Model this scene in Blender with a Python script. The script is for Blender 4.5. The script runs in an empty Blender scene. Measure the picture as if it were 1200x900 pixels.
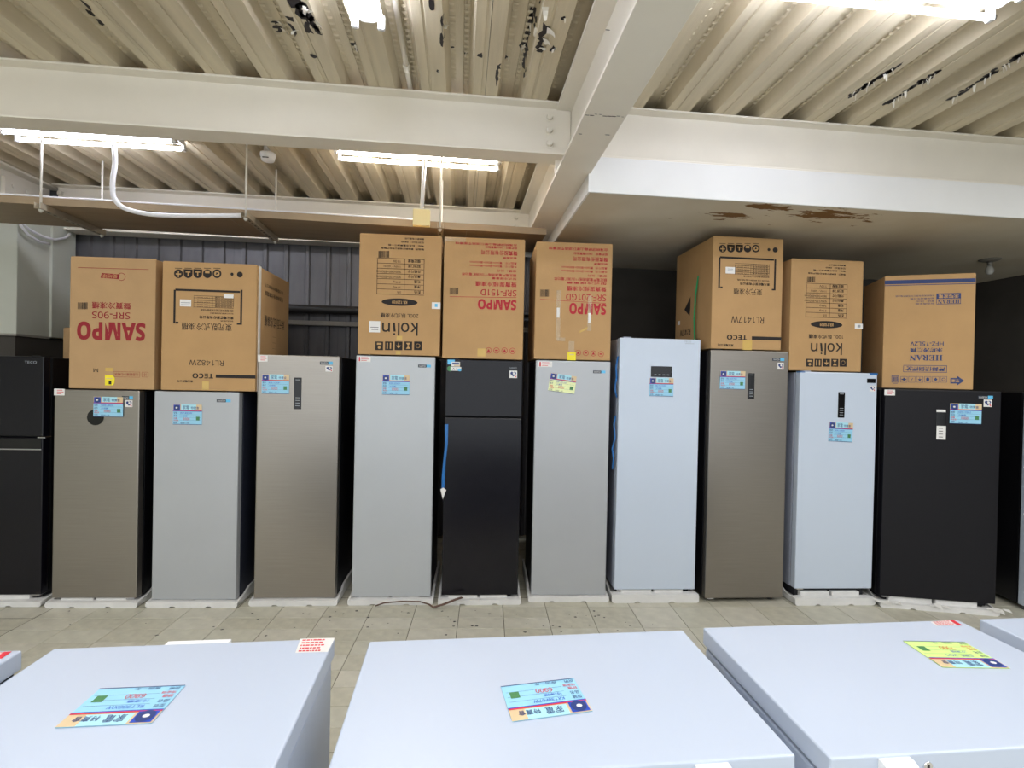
import bpy, bmesh, math, random
from mathutils import Vector, Matrix, Quaternion, noise as mnoise
random.seed(7)
SC = bpy.context.scene
COL = SC.collection

# ------------------------------------------------------------------ camera
F_PX, YAW, PITCH, ROLL, CAM_H = 587.2, 0.102, -0.00825, 0.0214, 1.61
_F = Vector((math.sin(YAW)*math.cos(PITCH), math.cos(YAW)*math.cos(PITCH), math.sin(PITCH)))
_R0 = Vector((math.cos(YAW), -math.sin(YAW), 0)); _U0 = _R0.cross(_F)
_R = math.cos(ROLL)*_R0 + math.sin(ROLL)*_U0
_U = math.cos(ROLL)*_U0 - math.sin(ROLL)*_R0
CAM = Vector((0, 0, CAM_H))
cd = bpy.data.cameras.new('camera'); co = bpy.data.objects.new('camera', cd); COL.objects.link(co)
cd.sensor_width = 36; cd.lens = 36*F_PX/1200; cd.clip_start = .05
m = Matrix((( _R.x, _U.x, -_F.x), (_R.y, _U.y, -_F.y), (_R.z, _U.z, -_F.z))).to_4x4(); m.translation = CAM
co.matrix_world = m
SC.camera = co

# ------------------------------------------------------------------ world, lights, exposure
w = bpy.data.worlds.new('world'); SC.world = w; w.use_nodes = True
w.node_tree.nodes['Background'].inputs[0].default_value = (.90, .955, 1, 1)
w.node_tree.nodes['Background'].inputs[1].default_value = 0.95
SC.view_settings.view_transform = 'Standard'; SC.view_settings.look = 'None'
SC.view_settings.gamma = 1; SC.view_settings.exposure = 0.62
TUBE_STRENGTH = 24.0
LAMP_W = 23.0
LAMPS = [(-3.1, 1.15), (-1.9, -.3), (.9, .55), (4.3, 1.25), (2.6, -.4), (-.4, -1.3), (-3.4, -1.4), (4.6, -1.0)]
for (x, y) in LAMPS:            # the shop's further ceiling lamps, behind the camera
    l = bpy.data.lights.new('ceiling_lamp', 'AREA'); l.shape = 'RECTANGLE'; l.size = 1.2; l.size_y = .16
    l.energy = LAMP_W; l.color = (.97, .98, 1)
    o = bpy.data.objects.new('ceiling_lamp', l); COL.objects.link(o); o.location = (x, y, 3.22)

# ------------------------------------------------------------------ geometry helpers
def ray(px, py): return _R*((px-600)/F_PX) - _U*((py-450)/F_PX) + _F
def onz(px, py, z=0.0):
    d = ray(px, py); return CAM + d*((z-CAM_H)/d.z)
def ony(px, py, y):
    d = ray(px, py); return CAM + d*(y/d.y)

def lin(c):
    return tuple(((v/12.92) if v <= .04045 else ((v+.055)/1.055)**2.4) for v in c)
def rgb(r, g, b): return lin((r/255, g/255, b/255))

class MB:
    """collects shapes of one mesh"""
    def __init__(s): s.bm = bmesh.new(); s.mi = 0
    def _new(s, before):
        for f in s.bm.faces:
            if f.index == -1 or f not in before: pass
    def box(s, x0, x1, y0, y1, z0, z1, bev=0, seg=2, mi=0):
        r = bmesh.ops.create_cube(s.bm, size=1)
        vs = r['verts']
        for v in vs:
            v.co = Vector((x0+(v.co.x+.5)*(x1-x0), y0+(v.co.y+.5)*(y1-y0), z0+(v.co.z+.5)*(z1-z0)))
        fs = set(f for v in vs for f in v.link_faces)
        for f in fs: f.material_index = mi
        if bev:
            es = list(set(e for v in vs for e in v.link_edges))
            bmesh.ops.bevel(s.bm, geom=es, offset=bev, segments=seg, affect='EDGES', profile=.6, material=mi)
        return s
    def poly(s, pts, mi=0):
        f = s.bm.faces.new([s.bm.verts.new(p) for p in pts]); f.material_index = mi; return s
    def prism(s, outline, axis, a, b, mi=0):
        """outline: 2D points; axis 'y' -> (x,z) points extruded over y from a to b; 'x' -> (y,z); 'z' -> (x,y)"""
        def P(p, t):
            return {'y': (p[0], t, p[1]), 'x': (t, p[0], p[1]), 'z': (p[0], p[1], t)}[axis]
        A = [s.bm.verts.new(P(p, a)) for p in outline]; B = [s.bm.verts.new(P(p, b)) for p in outline]
        n = len(outline); fs = []
        fs.append(s.bm.faces.new(A)); fs.append(s.bm.faces.new(B[::-1]))
        for i in range(n):
            fs.append(s.bm.faces.new([A[i], B[i], B[(i+1) % n], A[(i+1) % n]]))
        for f in fs: f.material_index = mi
        bmesh.ops.recalc_face_normals(s.bm, faces=fs)
        return s
    def cyl(s, p0, p1, r, n=12, r1=None, mi=0, cap=True):
        p0, p1 = Vector(p0), Vector(p1); d = (p1-p0).normalized()
        a = d.orthogonal().normalized(); b = d.cross(a); r1 = r if r1 is None else r1
        A = [s.bm.verts.new(p0+(a*math.cos(t)+b*math.sin(t))*r) for t in [2*math.pi*i/n for i in range(n)]]
        B = [s.bm.verts.new(p1+(a*math.cos(t)+b*math.sin(t))*r1) for t in [2*math.pi*i/n for i in range(n)]]
        for i in range(n):
            f = s.bm.faces.new([A[i], A[(i+1) % n], B[(i+1) % n], B[i]]); f.smooth = True; f.material_index = mi
        if cap:
            f = s.bm.faces.new(A[::-1]); f.material_index = mi
            f = s.bm.faces.new(B); f.material_index = mi
        return s
    def tube(s, pts, r, n=8, mi=0):
        pts = [Vector(p) for p in pts]; rings = []; prev = None
        for i, p in enumerate(pts):
            d = (pts[min(i+1, len(pts)-1)]-pts[max(i-1, 0)]).normalized()
            a = d.orthogonal().normalized() if prev is None else (prev-d*prev.dot(d)).normalized()
            prev = a; b = d.cross(a)
            rings.append([s.bm.verts.new(p+(a*math.cos(2*math.pi*k/n)+b*math.sin(2*math.pi*k/n))*r) for k in range(n)])
        for A, B in zip(rings, rings[1:]):
            for k in range(n):
                f = s.bm.faces.new([A[k], A[(k+1) % n], B[(k+1) % n], B[k]]); f.smooth = True; f.material_index = mi
        s.bm.faces.new(rings[0][::-1]).material_index = mi; s.bm.faces.new(rings[-1]).material_index = mi
        return s
    def lathe(s, prof, n=24, mi=0, c=(0, 0, 0)):
        rings = []
        for (r, z) in prof:
            rings.append([s.bm.verts.new((c[0]+r*math.cos(2*math.pi*k/n), c[1]+r*math.sin(2*math.pi*k/n), c[2]+z)) for k in range(n)])
        for A, B in zip(rings, rings[1:]):
            for k in range(n):
                f = s.bm.faces.new([A[k], A[(k+1) % n], B[(k+1) % n], B[k]]); f.smooth = True; f.material_index = mi
        s.bm.faces.new(rings[0][::-1]).material_index = mi; s.bm.faces.new(rings[-1]).material_index = mi
        return s
    def add_pydata(s, verts, faces, mi=0):
        vs = [s.bm.verts.new(v) for v in verts]
        for f in faces:
            try: s.bm.faces.new([vs[i] for i in f]).material_index = mi
            except ValueError: pass
        return s
    def build(s, name, mats, parent=None, **kw):
        me = bpy.data.meshes.new(name); s.bm.normal_update(); s.bm.to_mesh(me); s.bm.free()
        for mm in (mats if isinstance(mats, (list, tuple)) else [mats]): me.materials.append(mm)
        return link(name, me, parent, **kw)

def link(name, me, parent=None, loc=None, rot=None):
    o = bpy.data.objects.new(name, me); COL.objects.link(o)
    if parent: o.parent = parent
    if loc: o.location = loc
    if rot: o.rotation_euler = rot
    return o
def thing(name, label, cat, loc=(0, 0, 0), rz=0, group=None):
    o = bpy.data.objects.new(name, None); COL.objects.link(o); o.empty_display_size = .1
    o.location = loc; o.rotation_euler = (0, 0, rz)
    return tag(o, label, cat, group)
def tag(o, label, cat=None, group=None, kind=None):
    o['label'] = label
    if cat: o['category'] = cat
    if group: o['group'] = group
    if kind: o['kind'] = kind
    return o
def struct(o, label=None):
    o['kind'] = 'structure'
    if label: o['label'] = label
    return o

# ------------------------------------------------------------------ materials
def mat(name, col, rough=.5, metal=0, var=.06, scale=8, stretch=(1, 1, 1), bump=0, bscale=60, col2=None, spec=.5, coat=0, emit=None, es=0, trans=0):
    m = bpy.data.materials.new(name); m.use_nodes = True; nt = m.node_tree; N = nt.nodes; L = nt.links
    p = N['Principled BSDF']; p.inputs['Roughness'].default_value = rough; p.inputs['Metallic'].default_value = metal
    p.inputs['Specular IOR Level'].default_value = spec
    if coat: p.inputs['Coat Weight'].default_value = coat; p.inputs['Coat Roughness'].default_value = .08
    if trans: p.inputs['Transmission Weight'].default_value = trans
    tc = N.new('ShaderNodeTexCoord'); mp = N.new('ShaderNodeMapping'); mp.inputs['Scale'].default_value = stretch
    L.new(tc.outputs['Object'], mp.inputs[0])
    nz = N.new('ShaderNodeTexNoise'); nz.inputs['Scale'].default_value = scale; nz.inputs['Detail'].default_value = 6
    L.new(mp.outputs[0], nz.inputs['Vector'])
    rp = N.new('ShaderNodeValToRGB'); c = Vector(col)
    rp.color_ramp.elements[0].position = .3; rp.color_ramp.elements[1].position = .7
    rp.color_ramp.elements[0].color = (*(c*(1-var)), 1)
    rp.color_ramp.elements[1].color = (*(Vector(col2) if col2 else c*(1+var)), 1)
    L.new(nz.outputs['Fac'], rp.inputs[0]); L.new(rp.outputs[0], p.inputs['Base Color'])
    if bump:
        n2 = N.new('ShaderNodeTexNoise'); n2.inputs['Scale'].default_value = bscale; n2.inputs['Detail'].default_value = 4
        L.new(mp.outputs[0], n2.inputs['Vector'])
        b = N.new('ShaderNodeBump'); b.inputs['Strength'].default_value = bump; b.inputs['Distance'].default_value = .01
        L.new(n2.outputs['Fac'], b.inputs['Height']); L.new(b.outputs[0], p.inputs['Normal'])
    if emit:
        p.inputs['Emission Color'].default_value = (*emit, 1); p.inputs['Emission Strength'].default_value = es
    return m

M = {}
M['deck'] = mat('painted_deck', rgb(202, 190, 164), .55, var=.10, scale=3, stretch=(6, .5, 1), bump=.15, bscale=30)
M['steel'] = mat('cream_painted_steel', rgb(232, 226, 213), .5, var=.03, scale=3, bump=.05, bscale=12)
M['fascia'] = mat('white_fascia_paint', rgb(226, 226, 224), .6, var=.025, scale=2)
M['dark_metal'] = mat('bare_dark_steel', rgb(45, 42, 45), .5, metal=.3, var=.3, scale=30)
M['flake'] = mat('paint_flake', rgb(225, 220, 208), .6, var=.08, scale=30)
M['tray'] = mat('dull_galvanised_tray', rgb(158, 138, 112), .55, metal=.1, var=.10, scale=2, stretch=(1, 8, 1))
M['strut'] = mat('slotted_channel_steel', rgb(176, 164, 142), .5, metal=.4, var=.1, scale=20)
M['rod'] = mat('white_rod', rgb(220, 216, 206), .5, var=.03)
M['conduit'] = mat('white_plastic_conduit', rgb(228, 228, 232), .4, var=.02)
M['cream_plastic'] = mat('cream_plastic', rgb(236, 220, 165), .45, var=.02)
M['white_enamel'] = mat('white_enamel', rgb(235, 236, 238), .4, var=.02)
M['tube'] = mat('lit_tube', (1, 1, 1), .4, var=0, emit=(.80, .84, 1), es=TUBE_STRENGTH)
M['tube_warm'] = mat('lit_tube_neutral', (1, 1, 1), .4, var=0, emit=(1, .97, .92), es=TUBE_STRENGTH)
M['wall_metal'] = mat('dark_grey_wall_sheet', rgb(98, 97, 100), .5, metal=.2, var=.12, scale=4, stretch=(3, 1, .7))
M['wall_dark'] = mat('sooty_grey_plaster', rgb(70, 66, 61), .85, var=.15, scale=3)
M['column'] = mat('column_paint', rgb(198, 200, 188), .7, var=.04, scale=3)
M['pipe_dark'] = mat('dark_pipe', rgb(38, 36, 36), .5, var=.1)
M['girt'] = mat('grey_girt_paint', rgb(150, 146, 138), .6, var=.08)
M['grout'] = mat('dark_joint', rgb(104, 100, 86), .9, var=.2, scale=20)
M['tile'] = mat('worn_vinyl_tile', rgb(188, 185, 168), .5, var=.09, scale=14, bump=.05, bscale=80)
M['tile2'] = mat('worn_vinyl_tile_b', rgb(192, 188, 172), .48, var=.10, scale=11, bump=.05, bscale=80)
M['tile3'] = mat('worn_vinyl_tile_c', rgb(183, 179, 161), .52, var=.11, scale=17, bump=.05, bscale=80)
M['card'] = mat('corrugated_cardboard', rgb(180, 146, 104), .85, var=.05, scale=5, bump=.06, bscale=40)
M['card_orange'] = mat('corrugated_cardboard_b', rgb(182, 145, 98), .85, var=.05, scale=5, bump=.06, bscale=40)
M['ink_red'] = mat('red_ink', rgb(176, 40, 52), .8, var=.08, scale=40)
M['ink_darkred'] = mat('dark_red_ink', rgb(146, 34, 42), .8, var=.08, scale=40)
M['ink_black'] = mat('black_ink', rgb(36, 30, 28), .8, var=.08, scale=40)
M['ink_blue'] = mat('navy_ink', rgb(52, 66, 110), .8, var=.08, scale=40)
M['ink_tan'] = mat('bare_cardboard_letters', rgb(190, 152, 100), .85, var=.05)
M['sticker'] = mat('white_sticker_and_glint', rgb(226, 224, 220), .5, var=.03)
M['sticker_yellow'] = mat('yellow_sticker', rgb(240, 222, 40), .5, var=.03)
def clear_tape():
    m = mat('clear_packing_tape', rgb(222, 205, 172), .10, var=.04, coat=.8); m.node_tree.nodes['Principled BSDF'].inputs['Alpha'].default_value = .35; return m
M['tape_clear'] = clear_tape()
M['tape_tan'] = mat('yellow_packing_tape', rgb(206, 172, 96), .2, var=.05)
M['strap_green'] = mat('green_strap', rgb(40, 190, 120), .35, var=.05)
M['strap_white'] = mat('white_strap', rgb(225, 220, 212), .4, var=.03)
M['blue_film'] = mat('blue_plastic', rgb(38, 105, 170), .3, var=.06)
M['stainless'] = mat('brushed_stainless', rgb(160, 154, 146), .34, metal=.88, var=.05, scale=4, stretch=(1, 1, 60))
M['stainless_b'] = mat('brushed_stainless_b', rgb(146, 140, 132), .34, metal=.88, var=.05, scale=4, stretch=(1, 1, 60))
M['silver'] = mat('silver_paint', rgb(178, 181, 184), .42, metal=.25, var=.02, scale=3)
M['silver_b'] = mat('silver_paint_b', rgb(184, 188, 191), .42, metal=.2, var=.02, scale=3)
M['white_gloss'] = mat('white_gloss_panel', rgb(196, 207, 221), .28, var=.01, scale=2)
M['chest_white'] = mat('white_chest_enamel', rgb(184, 194, 210), .32, var=.012, scale=2, spec=.4)
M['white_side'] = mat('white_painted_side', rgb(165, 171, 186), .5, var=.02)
M['black_gloss'] = mat('black_gloss_panel', rgb(16, 15, 22), .24, spec=.38, var=.06, scale=3)
M['black_matte'] = mat('black_textured_panel', rgb(15, 14, 20), .5, spec=.3, var=.08, scale=60, bump=.03, bscale=300)
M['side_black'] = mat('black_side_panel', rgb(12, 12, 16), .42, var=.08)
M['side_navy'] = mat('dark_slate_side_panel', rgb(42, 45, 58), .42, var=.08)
M['gasket'] = mat('gasket_grey', rgb(40, 40, 44), .7, var=.05)
M['chrome'] = mat('chrome', rgb(220, 220, 225), .15, metal=1, var=.02)
M['foot'] = mat('grey_plastic_foot', rgb(70, 70, 72), .6, var=.05)
M['foam'] = mat('white_foam', rgb(218, 217, 214), .85, var=.05, scale=12, bump=.1, bscale=150)
M['display'] = mat('black_glass_display', rgb(14, 14, 16), .12, var=.02)
M['display_mark'] = mat('display_mark', rgb(150, 155, 160), .4, var=.02)
M['badge_dark'] = mat('badge_dark', rgb(40, 48, 62), .4, var=.05)
M['badge_blue'] = mat('badge_light_blue', rgb(96, 186, 228), .4, var=.03)
M['paper_blue'] = mat('light_blue_paper', rgb(150, 205, 230), .45, var=.02)
M['paper_green'] = mat('pale_green_paper', rgb(208, 240, 140), .45, var=.02)
M['paper_yellow'] = mat('pale_yellow_paper', rgb(232, 240, 180), .45, var=.02)
M['print_blue'] = mat('deep_blue_print', rgb(36, 72, 180), .45, var=.15, scale=60)
M['print_cyan'] = mat('pale_cyan_print', rgb(170, 220, 232), .45, var=.03)
M['print_orange'] = mat('tan_orange_print', rgb(214, 190, 150), .45, var=.06)
M['print_red'] = mat('red_print', rgb(212, 48, 62), .45, var=.05)
M['print_green'] = mat('green_print', rgb(70, 130, 80), .45, var=.1, scale=200)
M['print_navy'] = mat('navy_print', rgb(40, 60, 120), .45, var=.05)
M['pen_blue'] = mat('blue_pen', rgb(40, 80, 190), .5, var=.05)
M['cord'] = mat('brown_cord', rgb(92, 66, 52), .5, var=.05)
M['bulb'] = mat('unlit_bulb_glass', rgb(190, 190, 185), .25, var=.02)
M['porcelain'] = mat('lamp_base_plastic', rgb(120, 116, 108), .5, var=.03)

# the canopy's underside carries brown water stains: a stretched noise inside an oval region
def canopy_material():
    m = bpy.data.materials.new('stained_canopy_underside'); m.use_nodes = True; nt = m.node_tree; N = nt.nodes; L = nt.links
    p = N['Principled BSDF']; p.inputs['Roughness'].default_value = .85
    tc = N.new('ShaderNodeTexCoord')
    n0 = N.new('ShaderNodeTexNoise'); n0.inputs['Scale'].default_value = 1.6; n0.inputs['Detail'].default_value = 5; L.new(tc.outputs['Object'], n0.inputs['Vector'])
    r0 = N.new('ShaderNodeValToRGB'); r0.color_ramp.elements[0].position = .3; r0.color_ramp.elements[1].position = .7
    r0.color_ramp.elements[0].color = (*rgb(200, 188, 164), 1); r0.color_ramp.elements[1].color = (*rgb(214, 206, 188), 1)
    L.new(n0.outputs['Fac'], r0.inputs[0])
    mp = N.new('ShaderNodeMapping'); mp.inputs['Rotation'].default_value = (0, 0, math.radians(-22)); mp.inputs['Scale'].default_value = (2.0, 7.0, 1)
    L.new(tc.outputs['Object'], mp.inputs[0])
    n1 = N.new('ShaderNodeTexNoise'); n1.inputs['Scale'].default_value = 1.7; n1.inputs['Detail'].default_value = 7; n1.inputs['Roughness'].default_value = .62
    L.new(mp.outputs[0], n1.inputs['Vector'])
    sub = N.new('ShaderNodeVectorMath'); sub.operation = 'SUBTRACT'; sub.inputs[1].default_value = (2.25, 3.16, 2.76); L.new(tc.outputs['Object'], sub.inputs[0])
    sc = N.new('ShaderNodeVectorMath'); sc.operation = 'MULTIPLY'; sc.inputs[1].default_value = (1/.75, 1/.42, 0); L.new(sub.outputs[0], sc.inputs[0])
    ln = N.new('ShaderNodeVectorMath'); ln.operation = 'LENGTH'; L.new(sc.outputs[0], ln.inputs[0])
    ad = N.new('ShaderNodeMath'); ad.operation = 'MULTIPLY_ADD'; L.new(ln.outputs['Value'], ad.inputs[0]); ad.inputs[1].default_value = -.22
    L.new(n1.outputs['Fac'], ad.inputs[2])
    r1 = N.new('ShaderNodeValToRGB'); r1.color_ramp.elements[0].position = .43; r1.color_ramp.elements[1].position = .45
    r1.color_ramp.elements[0].color = (0, 0, 0, 1); r1.color_ramp.elements[1].color = (1, 1, 1, 1); L.new(ad.outputs[0], r1.inputs[0])
    mx = N.new('ShaderNodeMixRGB'); L.new(r1.outputs[0], mx.inputs[0]); L.new(r0.outputs[0], mx.inputs[1]); mx.inputs[2].default_value = (*rgb(122, 88, 48), 1)
    L.new(mx.outputs[0], p.inputs['Base Color'])
    return m
M['canopy'] = canopy_material()

# ------------------------------------------------------------------ text
_tc = {}
def glyphs(s, bold=0.0):
    k = (s, bold)
    if k not in _tc:
        B = bold >= .02; up, lo, dg_ = (0x1D5D4, 0x1D5EE, 0x1D7EC) if B else (0x1D5A0, 0x1D5BA, 0x1D7E2)
        s = ''.join(chr(up+ord(ch)-65) if 'A' <= ch <= 'Z' else chr(lo+ord(ch)-97) if 'a' <= ch <= 'z' else chr(dg_+ord(ch)-48) if '0' <= ch <= '9' else ch for ch in s)
        if B and any(ord(ch) > 0x1D000 for ch in s): bold = max(0, bold-.025)
        c = bpy.data.curves.new('t', 'FONT'); c.body = s; c.resolution_u = 2; c.offset = bold
        o = bpy.data.objects.new('t', c); COL.objects.link(o)
        dg = bpy.context.evaluated_depsgraph_get()
        me = bpy.data.meshes.new_from_object(o.evaluated_get(dg))
        vs = [v.co.copy() for v in me.vertices]; fs = [tuple(p.vertices) for p in me.polygons]
        bpy.data.objects.remove(o); bpy.data.curves.remove(c); bpy.data.meshes.remove(me)
        x0 = min(v.x for v in vs); x1 = max(v.x for v in vs); y0 = min(v.y for v in vs); y1 = max(v.y for v in vs)
        _tc[k] = ([((v.x-x0)/(x1-x0), (v.y-y0)/(y1-y0)) for v in vs], fs)
    return _tc[k]

class Face:
    """a vertical plane of a thing: local x runs along it, local z up; local y = 0 is the plane, -y faces the viewer"""
    def __init__(s, p0, rz):
        s.p0 = Vector(p0); s.rz = rz; s.e = Vector((math.cos(rz), math.sin(rz), 0)); s.n = Vector((-math.sin(rz), math.cos(rz), 0))
    def hit(s, px, py):
        d = ray(px, py); t = (s.p0-CAM).dot(s.n)/d.dot(s.n); q = CAM+d*t-s.p0
        return q.dot(s.e), q.z
    def rect(s, b):
        x0, y0, x1, y1 = b; xm, ym = (x0+x1)/2, (y0+y1)/2
        c = s.hit(xm, ym); W = s.hit(x1, ym)[0]-s.hit(x0, ym)[0]; H = s.hit(xm, y0)[1]-s.hit(xm, y1)[1]
        return c[0]-W/2, c[0]+W/2, c[1]-H/2, c[1]+H/2

class Print:
    """flat print on a Face, one mesh with several inks"""
    def __init__(s, face, y=-.0008, org=(0, 0), sc=1.0, flip=True):
        s.f = face; s.y = y; s.org = org; s.sc = sc; s.flip = flip; s.bk = {}; s.cur = None; s.mats = []; s.n = 0; s.dflt = 'print_marks'
    def mi(s, mm):
        if mm not in s.mats: s.mats.append(mm)
        return s.mats.index(mm)
    @property
    def mb(s): return s.bucket(s.dflt)
    def bucket(s, nm):
        k = s.cur or nm
        if k not in s.bk: s.bk[k] = MB()
        return s.bk[k]
    def into(s, nm=None):
        s.n += 1; s.cur = (nm, s.n) if nm else None; return s
    def px(s, b):
        o, k = s.org, s.sc
        return (o[0]+b[0]/k, o[1]+b[1]/k, o[0]+b[2]/k, o[1]+b[3]/k)
    def text(s, t, b, mm, bold=0, dy=0):
        u0, u1, v0, v1 = s.f.rect(s.px(b)); vs, fs = glyphs(t, bold)
        if s.flip: P = [(u1-x*(u1-u0), s.y-dy, v1-y*(v1-v0)) for x, y in vs]
        else: P = [(u0+x*(u1-u0), s.y-dy, v0+y*(v1-v0)) for x, y in vs]
        s.n += 1; s.bucket(('lettering', s.n) if s.split else s.dflt).add_pydata(P, fs, s.mi(mm)); return s
    def bar(s, b, mm, dy=0):
        u0, u1, v0, v1 = s.f.rect(s.px(b)); y = s.y-dy
        s.mb.poly([(u0, y, v0), (u1, y, v0), (u1, y, v1), (u0, y, v1)], s.mi(mm)); return s
    def quad(s, pts, mm, dy=0):
        P = []
        for (x, y) in pts:
            u, v = s.f.hit(s.org[0]+x/s.sc, s.org[1]+y/s.sc); P.append((u, s.y-dy, v))
        s.mb.poly(P, s.mi(mm)); return s
    def frame(s, b, t, mm):
        x0, y0, x1, y1 = b
        s.bar((x0, y0, x1, y0+t), mm); s.bar((x0, y1-t, x1, y1), mm); s.bar((x0, y0+t, x0+t, y1-t), mm); s.bar((x1-t, y0+t, x1, y1-t), mm); return s
    def disc(s, cx, cy, rx, ry, mm, n=24, dy=0):
        u0, u1, v0, v1 = s.f.rect(s.px((cx-rx, cy-ry, cx+rx, cy+ry)))
        s.mb.poly([((u0+u1)/2+(u1-u0)/2*math.cos(2*math.pi*i/n), s.y-dy, (v0+v1)/2+(v1-v0)/2*math.sin(2*math.pi*i/n)) for i in range(n)], s.mi(mm)); return s
    def ring(s, cx, cy, r, t, mm, n=20):
        u0, u1, v0, v1 = s.f.rect(s.px((cx-r, cy-r, cx+r, cy+r))); c = ((u0+u1)/2, (v0+v1)/2); R = (u1-u0)/2; q = R*(1-t/r)
        for i in range(n):
            a, b = 2*math.pi*i/n, 2*math.pi*(i+1)/n
            s.mb.poly([(c[0]+q*math.cos(a), s.y, c[1]+q*math.sin(a)), (c[0]+R*math.cos(a), s.y, c[1]+R*math.sin(a)),
                       (c[0]+R*math.cos(b), s.y, c[1]+R*math.sin(b)), (c[0]+q*math.cos(b), s.y, c[1]+q*math.sin(b))], s.mi(mm))
        return s
    def barcode(s, b, mm):
        old = s.cur; s.n += 1; s.cur = s.cur or (('barcode', s.n) if s.split else None)
        x0, y0, x1, y1 = b; rnd = random.Random(int(x0*7+y1)); x = x0
        while x < x1-1:
            wd = rnd.choice((1.5, 2.5, 4)); s.bar((x, y0, min(x+wd, x1), y1), mm); x += wd+rnd.choice((1.5, 2.5))
        s.cur = old; return s
    def table(s, b, rows, div, t, mm):
        x0, y0, x1, y1 = b; s.frame(b, t, mm); s.bar((div-t/2, y0+t, div+t/2, y1-t), mm)
        for i in range(1, rows):
            y = y0+(y1-y0)*i/rows; s.bar((x0+t, y-t/2, x1-t, y+t/2), mm)
        return s
    split = False
    def build(s, name, parent):
        out = None
        for k, mb in s.bk.items():
            used = sorted(set(f.material_index for f in mb.bm.faces)); mp = {a: i for i, a in enumerate(used)}
            for f in mb.bm.faces: f.material_index = mp[f.material_index]
            nm = k[0] if isinstance(k, tuple) else (name if not s.split else 'print_marks')
            o = mb.build(nm, [s.mats[i] for i in used], parent); out = out or o
            if nm == 'print_marks': o['kind'] = 'stuff'
        return out

# ------------------------------------------------------------------ floor
fl = struct(MB().box(-6, 6.2, -4, 5.3, -.12, -.004).build('floor', M['grout']), 'vinyl tiled shop floor')
TA = math.radians(-3.0)
def tile_mesh(w_, d_):
    mb = MB(); g = .0016
    x0, x1, y0, y1 = g, w_-g, g, d_-g; b = .0012
    mb.poly([(x0+b, y0+b, 0), (x1-b, y0+b, 0), (x1-b, y1-b, 0), (x0+b, y1-b, 0)])
    lo = [(x0, y0, -.004), (x1, y0, -.004), (x1, y1, -.004), (x0, y1, -.004)]
    hi = [(x0+b, y0+b, 0), (x1-b, y0+b, 0), (x1-b, y1-b, 0), (x0+b, y1-b, 0)]
    for i in range(4): mb.poly([lo[i], lo[(i+1) % 4], hi[(i+1) % 4], hi[i]])
    me = bpy.data.meshes.new('floor_tile'); bmesh.ops.remove_doubles(mb.bm, verts=mb.bm.verts, dist=1e-5); mb.bm.to_mesh(me); mb.bm.free(); return me
def tile_pos(i, jy):     # along rotated grid
    c = Vector((-.903, 3.28, 0)); e = Vector((math.cos(TA), math.sin(TA), 0)); n = Vector((-math.sin(TA), math.cos(TA), 0))
    return c+e*(i*.3043)+n*jy
half = []; full = []
for k in ('tile', 'tile2', 'tile3'):
    a = tile_mesh(.3043, .152); a.materials.append(M[k]); half.append(a)
    b = tile_mesh(.3043, .3043); b.materials.append(M[k]); full.append(b)
rest = MB(); rnd = random.Random(3)
for i in range(-16, 24):
    left = i < 5
    st = .152 if left else .3043
    j = -48 if left else -24
    while j*st < 2.0:
        p = tile_pos(i, j*st)
        if -6 < p.x < 6 and -3.9 < p.y < 4.95:
            seen = (-2.75 if left else -.9) < p.x < 4.2 and 2.25 < p.y < 3.62 and p.y < 3.62
            if seen:
                link('floor_tile', rnd.choice(half if left else full), fl, (p.x, p.y, rnd.uniform(-.0006, 0)), (0, 0, TA))
            else:
                e = Vector((math.cos(TA), math.sin(TA), 0)); n = Vector((-math.sin(TA), math.cos(TA), 0)); g = .0016
                rest.poly([p+e*g+n*g, p+e*(.3043-g)+n*g, p+e*(.3043-g)+n*(st-g), p+e*g+n*(st-g)], rnd.randrange(3))
        j += 1
o = rest.build('floor_tiles', [M['tile'], M['tile2'], M['tile3']], fl); o['kind'] = 'stuff'

# black scuffs and chips on the tiles in front of the row
mb = MB(); rnd = random.Random(11)
for k in range(70):
    px = rnd.choice((rnd.gauss(650, 45), rnd.uniform(60, 1000), rnd.uniform(250, 560))); py = rnd.uniform(714, 745)
    p = onz(px, py, .0009); r = rnd.uniform(.003, .011); nn = 7; a0 = rnd.uniform(0, 6)
    mb.poly([(p.x+r*rnd.uniform(.5, 1.2)*math.cos(a0+2*math.pi*q/nn)*1.3, p.y+r*rnd.uniform(.5, 1.2)*math.sin(a0+2*math.pi*q/nn), .0009) for q in range(nn)])
o = mb.build('scuff_marks', M['dark_metal'], fl); o['kind'] = 'stuff'

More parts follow.
